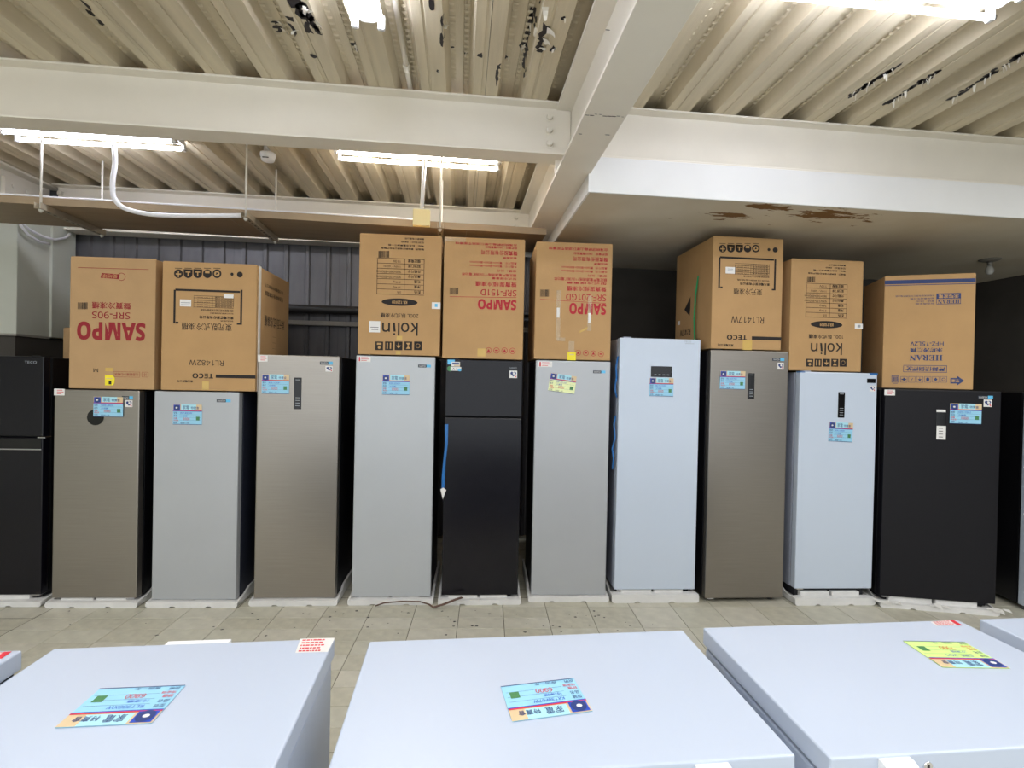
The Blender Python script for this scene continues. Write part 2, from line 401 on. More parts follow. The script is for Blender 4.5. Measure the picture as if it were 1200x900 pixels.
# ------------------------------------------------------------------ ceiling deck
ZC = 3.30
FLAT0 = -.791
def prof_pts(c):      # one rib pitch, centred on the low flat at x = c
    return [(c-.15+.02, ZC+.075), (c-.15+.024, ZC+.081), (c-.15+.034, ZC+.081), (c-.15+.038, ZC+.075), (c-.098, ZC+.075), (c-.072, ZC), (c-.026, ZC), (c-.022, ZC+.005), (c-.014, ZC+.005), (c-.010, ZC), (c+.072, ZC), (c+.098, ZC+.075)]
def prof(x):
    u = abs(((x-FLAT0+.15) % .3)-.15)
    if u < .072: return ZC
    if u > .098: return ZC+.075
    return ZC+.075*(u-.072)/.026
ce = bpy.data.objects.new('ceiling', None); COL.objects.link(ce); struct(ce, 'cream painted profiled steel deck with peeling paint'); 
for kpan in range(-6, 8):
    xs = FLAT0+kpan*.9
    if xs < -5.6 or xs > 5.6: continue
    pts = [(xs+.0015, ZC)]
    for r in range(3):
        c = xs+.3*r
        if r > 0: pts += prof_pts(c)
        else: pts += [(c+.072, ZC), (c+.098, ZC+.075)]
    c = xs+.9; pts += [p for p in prof_pts(c) if p[0] < c-.02]+[(c-.0015, ZC)]
    for y0, y1 in ((-2.4, 5.2),):
        mb = MB(); t = .0015
        A = [mb.bm.verts.new((x, y0, z)) for x, z in pts]; B = [mb.bm.verts.new((x, y1, z)) for x, z in pts]
        for i in range(len(pts)-1): mb.bm.faces.new([A[i], B[i], B[i+1], A[i+1]])
        mb.poly([(pts[0][0], y0, ZC), (pts[0][0], y1, ZC), (pts[0][0], y1, ZC+.02), (pts[0][0], y0, ZC+.02)])
        mb.poly([(pts[-1][0], y0, ZC), (pts[-1][0], y1, ZC), (pts[-1][0], y1, ZC+.02), (pts[-1][0], y0, ZC+.02)])
        mb.build('deck_panel', M['deck'], ce)
MB().box(-6, 6.2, -2.4, 5.25, ZC+.09, ZC+.2).build('slab', M['wall_dark'], ce)
# pressed dimples along the flutes
mb = MB()
for k in range(-7, 18):
    xc = FLAT0+.3*k+.15
    for side in (-1, 1):
        for q in range(100):
            y = 1.0+q*.042
            if 3.0 < y < 3.16 or 4.93 < y < 5.1: continue
            x = xc+side*.036; mb.poly([(x-.014, y, ZC+.0735), (x+.014, y, ZC+.0735), (x+.011, y+.009, ZC+.0685), (x-.011, y+.009, ZC+.0685)])
            mb.poly([(x-.011, y+.009, ZC+.0685), (x+.011, y+.009, ZC+.0685), (x+.014, y+.016, ZC+.0735), (x-.014, y+.016, ZC+.0735)])
o = mb.build('embossing', M['deck'], ce); o['kind'] = 'stuff'
# peeling paint: bare dark patches that follow the profile, and curled flakes
def drop(px, py):
    z = ZC
    for _ in range(3):
        p = onz(px, py, z); z = prof(p.x)
    return p.x, p.y
patch = MB(); curl = MB(); rnd = random.Random(5)
def patch_at(x, y, rx, ry):
    n = 9; a0 = rnd.uniform(0, 6); P = []
    for q in range(n):
        a = a0+2*math.pi*q/n; k = rnd.uniform(.45, 1.15)
        xx = x+rx*k*math.cos(a); yy = y+ry*k*math.sin(a)
        if abs(prof(xx)-prof(x)) > .02: xx = x
        P.append((xx, yy, prof(xx)-.0012))
    c = patch.bm.verts.new((x, y, prof(x)-.0012)); V = [patch.bm.verts.new(p) for p in P]
    for q in range(n): patch.bm.faces.new([c, V[(q+1) % n], V[q]])
def curl_at(x, y, s):
    z = prof(x)-.001; a = rnd.uniform(0, 6.28); ca, sa = math.cos(a), math.sin(a); wv = s*rnd.uniform(.3, .7)
    pr = [(0, 0), (s*.4, -.004), (s*.75, -.016), (s*.9, -.032)]
    L_ = [(x+u*ca-wv*(1-i*.2)*sa, y+u*sa+wv*(1-i*.2)*ca, z+h) for i, (u, h) in enumerate(pr)]
    R_ = [(x+u*ca+wv*(1-i*.2)*sa, y+u*sa-wv*(1-i*.2)*ca, z+h) for i, (u, h) in enumerate(pr)]
    for i in range(3): curl.poly([L_[i], R_[i], R_[i+1], L_[i+1]])
big = [(345, 2, .035, .05), (352, 12, .04, .07), (360, 14, .03, .06), (366, 26, .025, .07), (361, 33, .02, .06), (340, 22, .02, .03), (326, 34, .028, .03), (344, 36, .02, .06), (322, 26, .03, .012), (418, 60, .014, .06), (414, 52, .012, .03), (367, 66, .02, .02),
       (519, 26, .012, .05), (520, 37, .018, .07), (518, 47, .012, .05), (506, 5, .015, .05), (634, 2, .035, .05), (625, 16, .014, .06), (627, 30, .014, .06), (620, 40, .022, .1), (614, 52, .025, .05), (636, 35, .032, .06), (633, 48, .03, .04), (631, 57, .032, .04), (617, 62, .016, .06), (615, 72, .022, .07), (615, 88, .012, .06),
       (585, 78, .012, .04), (583, 90, .014, .09), (563, 65, .022, .03), (648, 57, .018, .03), (660, 21, .012, .02), (513, 83, .008, .02), (546, 61, .012, .02), (530, 55, .012, .01), (594, 66, .012, .02), (100, 6, .03, .05), (106, 15, .02, .04), (118, 26, .018, .03)]
for px, py, rx, ry in big:
    x, y = drop(px, py); patch_at(x, y, rx, ry)
    if rnd.random() < .7: curl_at(x+rx*.6, y, rx*1.4)
for (a, b, n, sp) in (((1000, 110), (1050, 78), 26, .012), ((1042, 120), (1108, 78), 34, .012), ((1078, 122), (1120, 92), 10, .012), ((1112, 118), (1200, 62), 36, .012), ((350, 4), (372, 40), 10, .03), ((616, 40), (628, 10), 8, .02)):
    for k in range(n):
        t = rnd.random(); px = a[0]+(b[0]-a[0])*t; py = a[1]+(b[1]-a[1])*t
        x, y = drop(px, py); x += rnd.gauss(0, sp*.6); r = rnd.uniform(.006, .018)
        patch_at(x, y+rnd.gauss(0, .02), r, r*rnd.uniform(1, 3))
        if rnd.random() < .35: curl_at(x+rnd.gauss(0, .006), y, rnd.uniform(.006, .016))
o = patch.build('bare_patches', M['dark_metal'], ce); o['kind'] = 'stuff'
o = curl.build('paint_flakes', M['flake'], ce); o['kind'] = 'stuff'
# ------------------------------------------------------------------ beams
def ibeam_x(name, x0, x1, yf, h, wd, label, bolts=()):
    tw, tf = .010, .012; yc = yf+wd/2; zb = ZC-h
    t = bpy.data.objects.new(name, None); COL.objects.link(t); t.location = ((x0+x1)/2, yc, zb); struct(t, label)
    cx = (x0+x1)/2
    MB().box(x0-cx, x1-cx, -wd/2, wd/2, h-tf, h, .002, 1).build('flange', M['steel'], t)
    MB().box(x0-cx, x1-cx, -wd/2, wd/2, 0, tf, .002, 1).build('flange', M['steel'], t)
    MB().box(x0-cx, x1-cx, -tw/2, tw/2, tf, h-tf).build('web', M['steel'], t)
    for (bx, bz) in bolts:
        MB().cyl((bx-cx, -tw/2, bz-zb), (bx-cx, -tw/2-.006, bz-zb), .028, 16).cyl((bx-cx, -tw/2-.006, bz-zb), (bx-cx, -tw/2-.024, bz-zb), .021, 12, .015).build('bolt', M['steel'], t)
    return t
GX0, GX1 = .553, .757; GXC = (GX0+GX1)/2
ibeam_x('beam', -4.0, GXC-.012, 3.0, .32, .15, 'cream steel joist nearest the camera, left of the deep girder', [(ony(644, 138, 3.07).x, ony(644, 138, 3.07).z), (ony(644, 153, 3.07).x, ony(644, 153, 3.07).z), (ony(644, 168.5, 3.07).x, ony(644, 168.5, 3.07).z)])
ibeam_x('beam', GXC+.012, 6.1, 3.0, .32, .15, 'cream steel joist above the canopy, right of the deep girder')
ibeam_x('beam', -3.72, GXC-.012, 4.95, .41, .17, 'far cream steel joist behind the cable tray', [(ony(605, y, 5.02).x, ony(605, y, 5.02).z) for y in (255, 265)]+[(ony(70, y, 5.02).x, ony(70, y, 5.02).z) for y in (226, 236)])
def girder(name, xc, wd, h, y0, y1, label):
    tw, tf = .012, .018; zb = ZC-h
    t = bpy.data.objects.new(name, None); COL.objects.link(t); t.location = (xc, (y0+y1)/2, zb); struct(t, label); cy = (y0+y1)/2
    MB().box(-wd/2, wd/2, y0-cy, y1-cy, h-tf, h, .002, 1).build('flange', M['steel'], t)
    MB().box(-wd/2, wd/2, y0-cy, y1-cy, 0, tf, .002, 1).build('flange', M['steel'], t)
    MB().box(-tw/2, tw/2, y0-cy, y1-cy, tf, h-tf).build('web', M['steel'], t)
    return t
g = girder('girder', GXC, GX1-GX0, .43, -2.3, 5.1, 'deep cream steel girder running from front to back overhead')
for yy in (3.085, 5.03):        # stiffener plates where the joists land
    for sgn in (-1, 1):
        a, b = (-.1, -.006) if sgn < 0 else (.006, .1)
        MB().box(a, b, yy-1.4-.006, yy-1.4+.006, .018, .412).build('stiffener', M['steel'], g)
# weld crack and chips on the lower flange
mb = MB(); rnd = random.Random(2)
for (px, py) in [(688+i*5.2, 134+i*.35+rnd.uniform(-1, 1)) for i in range(9)]+[(712, 35), (712, 158), (680, 157)]:
    p = onz(px, py, ZC-.43-.0006); r = rnd.uniform(.004, .012)
    mb.poly([(p.x-GXC+r*1.6*math.cos(q*1.05)*rnd.uniform(.6, 1), p.y-1.4+r*.35*math.sin(q*1.05), -.0008) for q in range(6)][::-1])
o = mb.build('chipped_paint', M['dark_metal'], g); o['kind'] = 'stuff'
gl = girder('girder', -3.85, .2, .5, -2.3, 5.1, 'cream steel girder at the left, mostly out of the picture')
# bolted splice plate on the left girder's end
sp = MB().box(-.02+.03, .012+.03, 3.2, 3.5, .1, .42).build('splice_plate', M['steel'], gl)
for i in range(2):
    for k in range(3):
        MB().cyl((.042, 3.27+i*.14, .16+k*.1), (.056, 3.27+i*.14, .16+k*.1), .016, 8).build('bolt', M['steel'], gl)

# ------------------------------------------------------------------ canopy on the right
CZ = 2.765
cx0 = .757
cn = bpy.data.objects.new('canopy', None); COL.objects.link(cn); struct(cn, 'low white edged canopy with a water stained underside')
MB().box(cx0, 5.6, 3.0, 4.95, CZ, CZ+.012).build('soffit', M['canopy'], cn)
MB().box(cx0-.012, 5.6, 2.985, 3.0, CZ-.006, 2.975, .002, 1).build('fascia_board', M['fascia'], cn)
MB().box(cx0-.012, cx0, 3.0, 4.95, CZ-.006, 2.868).build('edge_board', M['fascia'], cn)
MB().box(cx0, 5.6, 3.012, 4.95, CZ+.10, CZ+.2).build('slab', M['wall_dark'], cn)
MB().box(cx0, 5.6, 2.994, 3.004, 2.976, 2.984).build('joint_bead', M['steel'], cn)

# ------------------------------------------------------------------ walls, column
wb = bpy.data.objects.new('wall_back', None); COL.objects.link(wb); struct(wb, 'dark grey profiled metal wall behind the fridges')
YW = 5.16
for k in range(-6, 1):
    x0 = -.0+k*1.0-.23; P = []
    for r in range(5):
        c = x0+r*.2
        P += [(c+.001 if r == 0 else c, YW), (c+.075, YW), (c+.085, YW-.022), (c+.115, YW-.022), (c+.125, YW)]
    P.append((x0+.999, YW))
    mb = MB()
    A = [mb.bm.verts.new((x, y, 0)) for x, y in P]; B = [mb.bm.verts.new((x, y, ZC+.09)) for x, y in P]
    for i in range(len(P)-1): mb.bm.faces.new([A[i], A[i+1], B[i+1], B[i]])
    mb.build('wall_panel', M['wall_metal'], wb)
MB().box(-6.2, .8, YW+.01, YW+.06, 0, ZC+.1).build('wall_lining', M['wall_dark'], wb)
zg = ony(380, 379, YW-.06).z; zp = ony(380, 363, YW-.08).z
MB().box(-3.6, .7, YW-.075, YW-.024, zg-.022, zg+.022, .003, 1).build('girt', M['girt'], wb)
pp = MB().cyl((-3.6, YW-.085, zp), (.7, YW-.085, zp), .042, 16)
tag(pp.build('pipe', M['pipe_dark']), 'thick dark pipe running level along the grey metal wall', 'pipe')
wa = struct(MB().box(.74, 5.6, 4.95, 5.05, 0, ZC).build('wall_alcove', M['wall_dark']), 'dark wall at the back under the canopy')
wr = struct(MB().box(5.55, 5.65, -3, 4.95, 0, ZC).build('wall_right', M['wall_dark']), 'dark side wall at the right')
struct(MB().box(-6.1, -6.0, -3, 5.2, 0, ZC).build('wall_left', M['column']), 'pale side wall at the left')
c0 = ony(20, 300, 4.5); xr = c0.x
cl = bpy.data.objects.new('column', None); COL.objects.link(cl); cl.location = (xr, 4.5, 0); struct(cl, 'pale boxed column in the left corner')
MB().box(-.75, 0, 0, .33, 1.90, 2.98, .004, 1).build('casing', M['column'], cl)
MB().box(-.75, .018, .33, .60, 1.90, 2.98, .004, 1).build('casing', M['column'], cl)
MB().box(-.76, .006, -.006, .33, 1.885, 1.90).build('ledge', M['girt'], cl)
MB().box(-.72, -.03, .03, .58, 0, 1.885).build('column_base', M['wall_dark'], cl)
# two white hoses drooping over the column's corner
for (dz, pts) in ((0, [(26, 262), (36, 270), (50, 277), (64, 281), (76, 279), (82, 274)]), (1, [(24, 264), (33, 275), (46, 283), (58, 286)])):
    P = [onx_ for onx_ in (CAM+ray(a, b)*((xr+.05-CAM.x)/ray(a, b).x) for a, b in pts)]
    Q = [P[0]+Vector((0, .0, .2))]+P
    tag(MB().tube(Q, .011, 8).build('hose', M['conduit']), ('upper' if dz == 0 else 'lower')+' white hose drooping round the pale column corner', 'hose')

# ------------------------------------------------------------------ cable tray with hangers
TZ = 2.75
a = onz(20, 238, TZ); b = onz(640, 275, TZ); tr_rz = math.atan2(b.y-a.y, b.x-a.x)
b_tray = b
t = thing('cable_tray', 'long shallow brownish metal cable tray hanging below the far joist', 'cable tray', (b.x, b.y, TZ), tr_rz)
LT = 4.6; WT = .55
MB().box(-LT, 0, 0, WT, 0, .003).build('tray_bottom', M['tray'], t)
MB().box(-LT, 0, 0, .003, .003, .05).build('side_rail', M['tray'], t)
MB().box(-LT, 0, WT-.003, WT, .003, .05).build('side_rail', M['tray'], t)
for s_ in (-.62, -2.35):
    MB().box(s_, s_+.004, -.001, WT, -.001, .004).build('joint_strip', M['strut'], t)
for (px, py) in ((52, 240), (290, 250), (516, 263)):
    p = onz(px, py, TZ-.042); q = onz(px, py, TZ)
    nm = {52: 'left', 290: 'middle', 516: 'right'}[px]
    e = Vector((math.cos(tr_rz), math.sin(tr_rz))); nn = Vector((-e.y, e.x))
    base = (q.x, q.y, TZ-.043)
    h = thing('tray_hanger', {'left': 'slotted channel hanger under the tray below the left lamp', 'middle': 'slotted channel hanger under the tray between the two far lamps', 'right': 'slotted channel hanger under the tray beside the cream junction box'}[nm], 'hanger', base, tr_rz, 'hangers of the cable tray')
    mb = MB(); y0, y1 = -.06, WT+.05
    mb.box(-.021, .021, y0, y1, 0, .003).box(-.021, -.018, y0, y1, .003, .041).box(.018, .021, y0, y1, .003, .041)
    mb.build('channel', M['strut'], h)
    sl = MB()
    for k in range(11): sl.box(-.006, .006, y0+.03+k*.057, y0+.055+k*.057, -.0006, .001)
    sl.build('slots', M['dark_metal'], h)['kind'] = 'stuff'
    for yy in (y0+.03, y1-.02):
        MB().cyl((0, yy, -.02), (0, yy, ZC-base[2]+.0), .007, 8).cyl((0, yy, -.012), (0, yy, 0), .014, 6).build('rod', M['rod'], h)

# ------------------------------------------------------------------ ceiling lamps in view
def fixture(label, x0, y, rz, tubemat, L_=1.2, z=3.235, flip=False):
    t = thing('fluorescent_lamp', label, 'lamp', (x0, y, z), rz, 'twin tube ceiling lamps')
    mb = MB(); mb.prism([(-.055, .065), (-.05, .028), (-.02, .018), (.02, .018), (.05, .028), (.055, .065)], 'x', 0, L_); mb.build('housing', M['white_enamel'], t)
    for yy in (-.06, .06):
        MB().cyl((.028, yy, 0), (L_-.028, yy, 0), .0135, 14).build('tube', tubemat, t)
        for xx in (0, L_-.02):
            MB().box(xx, xx+.02, yy-.016, yy+.016, -.018, .045, .003, 1).build('lamp_holder', M['white_enamel'], t)
            MB().cyl((xx+.006, yy, 0), (xx+.030, yy, 0), .0138, 12).build('tube_cap', M['chrome'], t)
    return t
pA = onz(14, 157, 3.235); pB = onz(218, 174, 3.235); mL = (pA+pB)/2
fixture('twin tube lamp glowing bluish white at the far left of the ceiling', mL.x-.6, mL.y, math.radians(-1), M['tube'], 1.14)
pA = onz(394, 181, 3.235); pB = onz(585, 194, 3.235); mL = (pA+pB)/2
fixture('twin tube lamp glowing white above the junction box', mL.x-.6, mL.y, math.atan2(pB.y-pA.y, pB.x-pA.x), M['tube_warm'])
pA = onz(432, 31, 3.235)
fixture('twin tube lamp seen end on at the top edge, between two deck ribs', pA.x, pA.y-1.2, math.pi/2, M['tube'])
pA = onz(1180, 9, 3.235)
fixture('twin tube lamp at the top right corner of the picture', pA.x-1.2, pA.y, 0, M['tube'])

# small round detector
p = onz(314, 180, 3.3)
d = thing('smoke_detector', 'small round white detector on the deck between the two far lamps', 'detector', (p.x, p.y, 3.24))
MB().lathe([(.02, 0), (.044, .004), (.050, .02), (.050, .035), (.056, .038), (.056, .06)], 24).build('cover', M['white_enamel'], d)
MB().lathe([(.03, .06), (.03, .135)], 12).build('mount', M['white_enamel'], d)
MB().box(-.022, .022, -.0505, -.044, .010, .015).build('vent_slot', M['dark_metal'], d)

# conduits
def px_tube(name, label, pts, r, mm, cat):
    P = [ony(a, b, y) for a, b, y in pts]
    Q = []
    for i in range(len(P)-1):       # Catmull-Rom
        p0, p1, p2, p3 = P[max(i-1, 0)], P[i], P[i+1], P[min(i+2, len(P)-1)]
        for k in range(5):
            t_ = k/5; Q.append(.5*((2*p1)+(p2-p0)*t_+(2*p0-5*p1+4*p2-p3)*t_*t_+(3*p1-p0-3*p2+p3)*t_**3))
    Q.append(P[-1])
    return tag(MB().tube(Q, r, 10).build(name, mm), label, cat)
px_tube('conduit', 'white flexible conduit curving from the left lamp onto the cable tray', [(133, 168, 3.78), (135, 190, 3.78), (132, 215, 3.77), (134, 232, 3.76), (146, 244, 3.75), (175, 251, 3.74), (220, 253, 3.74), (285, 252.5, 3.74)], .016, M['conduit'], 'conduit')
ct = thing('cable', 'thin white cable lying along the front lip of the tray', 'cable', (b_tray.x, b_tray.y, TZ+.0505), tr_rz)
MB().tube([(-LT+.1+k*.1, .006+.004*math.sin(k*1.3), .006+.002*math.sin(k*.9)**2) for k in range(36)], .006, 8).build('sheath', M['conduit'], ct)
jb = ony(494, 255.5, 3.74)
t = thing('junction_box', 'square cream plastic junction box hanging below the right far lamp', 'junction box', (jb.x, jb.y, jb.z-.06))
MB().box(-.062, .062, -.02, .025, 0, .12, .006).build('box_cover', M['cream_plastic'], t)
MB().cyl((0, .0, .12), (.015, 0, 3.205-jb.z+.06), .014, 10).build('drop_pipe', M['conduit'], t)
p = onz(470, 40, 3.35)
px = onz(480, 100, 3.35)
tag(MB().cyl((px.x-.0, 1.2, 3.352), (px.x, 2.85, 3.352), .014, 10).cyl((px.x, 2.85, 3.352), (px.x, 2.90, 3.352), .019, 10).cyl((px.x, 2.9, 3.352), (px.x, 4.9, 3.352), .014, 10).build('conduit', M['steel']), 'straight cream conduit running inside a deck flute near the top lamp', 'conduit')

# bulb under the canopy
p = onz(1160, 304, CZ)
t = thing('bulb_holder', 'unlit bare bulb on a round base under the dark canopy', 'lamp', (p.x, p.y, CZ))
MB().lathe([(.02, -.022), (.05, -.018), (.078, -.006), (.078, 0)], 20).build('base', M['porcelain'], t)
MB().lathe([(.018, -.05), (.02, -.022)], 14).build('socket', M['porcelain'], t)
MB().lathe([(.004, -.135), (.022, -.128), (.031, -.105), (.026, -.08), (.014, -.05)], 16).build('bulb', M['bulb'], t)

# ------------------------------------------------------------------ price card
def card_mesh(W, H, paper, mk, price):
    """print of one sale card; local x right, z up, facing -y, centred; returns base mesh + writing mesh"""
    mb = MB(); ms = [M[paper], M['print_blue'], M['print_cyan'], M['print_orange'], M['print_red'], M['print_green'], M['print_navy'], M['sticker']]
    mb.box(-W/2, W/2, -.0012, 0, -H/2, H/2)
    def R(x0, x1, z0, z1, mi, y=-.0016): mb.poly([(x0*W-W/2, y, z0*H-H/2), (x1*W-W/2, y, z0*H-H/2), (x1*W-W/2, y, z1*H-H/2), (x0*W-W/2, y, z1*H-H/2)], mi)
    R(0, 1, .71, 1, 3); R(.28, .80, .73, 1, 2, -.0019); R(.88, 1, .72, 1, 3, -.0019)
    R(0, 1, .68, .715, 4, -.0022); R(0, 1, .655, .68, 1, -.0022); R(0, 1, 0, .02, 6, -.0019)
    R(.02, .25, .70, .98, 1, -.0024)
    c = (.135*W-W/2, .83*H-H/2); r = .145*H
    mb.poly([(c[0]+r*math.cos(2*math.pi*i/20), -.0028, c[1]+r*math.sin(2*math.pi*i/20)) for i in range(20)], 6)
    q = .055*H
    mb.poly([(c[0]+q*math.cos(2*math.pi*i/12)-q*.2, -.0031, c[1]+q*.8*math.sin(2*math.pi*i/12)) for i in range(12)], 7)
    R(.80, .92, .22, .40, 5, -.0019)
    for i, zz in enumerate((.50, .36, .22)): R(.22, .96, zz-.006, zz, 6, -.0015)
    me = bpy.data.meshes.new('price_card'); mb.bm.normal_update(); mb.bm.to_mesh(me); mb.bm.free()
    for m_ in ms: me.materials.append(m_)
    wt = MB()
    def T(s, x0, x1, z0, z1, mi, bold=.0):
        vs, fs = glyphs(s, bold)
        wt.add_pydata([((x0+x*(x1-x0))*W-W/2, -.0026, (z0+y*(z1-z0))*H-H/2) for x, y in vs], fs, mi)
    T('家電', .34, .56, .76, .95, 0); T('特賣會', .62, .90, .77, .90, 0)
    T('型號', .03, .15, .53, .62, 0); T('品名', .03, .15, .40, .49, 0); T('特價', .03, .15, .26, .35, 1); T('現金價', .03, .2, .17, .24, 1); T('說明', .03, .15, .05, .13, 0)
    T(mk, .26, .66, .53, .61, 2); T('冷凍櫃', .26, .50, .39, .46, 2); T(price, .36, .58, .22, .34, 1); T('保固一年', .26, .56, .04, .11, 0)
    me2 = bpy.data.meshes.new('writing'); wt.bm.normal_update(); wt.bm.to_mesh(me2); wt.bm.free()
    for m_ in (M['print_navy'], M['print_red'], M['pen_blue']): me2.materials.append(m_)
    return me, me2
_cards = {}
def card_on(parent, face, b, paper='paper_blue', rot=0, mk='KR-120F', price='6900', y=-.002, label=None):
    u0, u1, v0, v1 = face.rect(b)
    k = (paper, mk, price)
    if k not in _cards: _cards[k] = card_mesh(.20, .14, paper, mk, price)
    a, c = _cards[k]
    o = link('price_card', a, parent, ((u0+u1)/2, y, (v0+v1)/2), (0, rot, 0)); o.scale = ((u1-u0)/.20, 1, (v1-v0)/.14)
    link('writing', c, o)['kind'] = 'stuff'
    if label: o['label'] = label
    return o

# ------------------------------------------------------------------ fridges
FR = {}
def fridge(key, label, trayL, trayR, tl, bl, tr, br, rot, fm, sm, depth=.60, back=.03, split=None, doorfrom=None, sidewhite=False, foam=True, foamlabel='', foamh=.036, width=None, drop=0):
    A = onz(*trayL); B = onz(*trayR); rz = math.radians(rot)
    n = Vector((-math.sin(rz), math.cos(rz), 0)); mid = (A+B)/2+n*back; mid.z = 0
    f = Face(mid, rz)
    ul = (f.hit(*tl)[0]+f.hit(*bl)[0])/2 if tl else None; ur = (f.hit(*tr)[0]+f.hit(*br)[0])/2
    if ul is None: ul = ur-width
    zt = f.hit(*tr)[1] if tl is None else (f.hit(*tl)[1]+f.hit(*tr)[1])/2
    zb = f.hit(*br)[1] if tl is None else (f.hit(*bl)[1]+f.hit(*br)[1])/2
    zb = max(zb, .035)
    um = (ul+ur)/2; org = mid+f.e*um; W = ur-ul
    f = Face(org, rz)
    nm = 'upright_freezer'
    t = thing(nm, label, 'freezer', org, rz, 'fridges and freezers of the long row')
    td = .055; hw = W/2
    dm = MB()
    if split:
        zs = f.hit(*split)[1]
        MB().box(-hw, hw, 0, td, zs+.004, zt, .007, 2).build('door', fm, t)
        MB().box(-hw, hw, 0, td, zb, zs-.004, .007, 2).build('door', fm, t)
    else:
        MB().box(-hw, hw, 0, td, zb, zt, .007, 2).build('door', fm, t)
    MB().box(-hw+.012, hw-.012, td, td+.014, zb+.012, zt-.012).build('gasket', M['gasket'], t)
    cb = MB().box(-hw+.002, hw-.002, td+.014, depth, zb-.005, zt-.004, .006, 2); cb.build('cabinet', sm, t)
    # plinth, feet, hinge
    MB().box(-hw+.03, hw-.03, .05, depth-.05, .04, zb-.005).build('plinth', M['gasket'], t)
    base0 = .032 if foam else 0.0
    for sx in (-1, 1):
        for yy in (.07, depth-.08):
            MB().cyl((sx*(hw-.06), yy, base0), (sx*(hw-.06), yy, zb), .02, 10).build('foot', M['foot'], t)
    hs = 1 if key in ('F1', 'F2', 'F3', 'F4') else -1
    MB().box(hs*(hw-.06)-.03, hs*(hw-.06)+.03, .012, .1, zt-.0005, zt+.008, .002, 1).build('hinge_cover', sm if not sidewhite else M['white_side'], t)
    MB().box(hs*(hw-.05)-.025, hs*(hw-.05)+.025, .015, .09, zb-.012, zb-.001).build('hinge', M['chrome'], t)
    if foam:
        FRZB[0] = zb
        foam_base(f, org, rz, hw, depth, foamlabel, foamh, .010 if key in ('F10', 'F11') else .022)
    FR[key] = dict(t=t, f=f, W=W, zt=zt, zb=zb, depth=depth, hw=hw, rz=rz)
    return t, f

def foam_base(f, org, rz, hw, depth, label, h0=.036, pad=.022):
    t = thing('foam_base', label, 'foam base', org, rz, 'white foam packing bases')
    mb = MB(); w2 = hw+pad
    rnd = random.Random(label)
    # front rim outline with small notches below
    out = [(-w2+.012, 0)]
    for c in (-hw*.45, hw*.4):
        out += [(c-.022, 0), (c-.014, .008), (c+.014, .008), (c+.022, 0)]
    out += [(w2-.012, 0), (w2, .010), (w2, h0-.010), (w2-.012, h0), (w2-.05, h0+.002), (0, h0), (-w2+.05, h0+.002), (-w2+.012, h0), (-w2, h0-.010), (-w2, .010)]
    mb.prism(out, 'y', -.028, .03)
    mb.build('front_rim', M['foam'], t)
    MB().box(-w2+.004, w2-.004, .03, depth+.02, .001, .031, .003, 1).build('tray', M['foam'], t)
    for s in (-1, 1):
        P = [(-.022, .010), (.10, .010), (depth+.02, .010), (depth+.02, .085), (.30, .085), (.16, .078), (.09, .050), (-.022, h0)]
        ri = max(hw+.001, w2-.016); a, b = (ri, w2) if s > 0 else (-w2, -ri)
        MB().prism(P, 'x', a, b).build('side_rim', M['foam'], t)
    zz = min(FRZB[0]-.0005, .085)
    if zz > h0+.004:
        for (a, b) in ((-hw*.82, -hw*.06), (hw*.0, hw*.72)):
            MB().box(a, b, .012, .05, h0-.004, zz, .004, 1).build('support_block', M['foam'], t)
    return t
FRZB = [.08]
S = M
t, f = fridge('F1', 'black two door fridge at the left edge of the row', (0, 711.7), (46, 711.7), None, None, (51.5, 418), (48, 697), -2.5, M['black_gloss'], M['side_black'], split=(20, 512), width=.62, depth=.66, foamlabel='white foam base under the two door black fridge at the left edge')
t['category'] = 'fridge'
u0, u1, v0, v1 = f.rect((0, 514, 46, 525)); hw = FR['F1']['hw']
MB().box(-hw+.01, hw-.008, -.004, .0, v0-.004, v1, .002, 1).build('handle_recess', M['display'], t)
MB().box(-hw+.004, hw-.004, -.010, .0, v0-.012, v0-.003, .003, 2).build('chrome_trim', M['chrome'], t)['label'] = 'bright chrome strip'
MB().box(hw-.035, hw+.015, -.003, .05, v1+.004, v1+.014, .002, 1).build('hinge', M['chrome'], t)
pr = Print(f, -.0012, flip=False); pr.text('TECO', (29, 423, 43, 426), M['display_mark']); pr.build('badge', t)
sb = MB(); sb.poly([(hw-.0012+.0, .33, v) for v in ()]) if False else None
MB().box(hw-.0018, hw-.0005, .30, .42, f.hit(51, 418)[1]-.11, f.hit(51, 418)[1]-.06).build('sticker', M['sticker'], t)

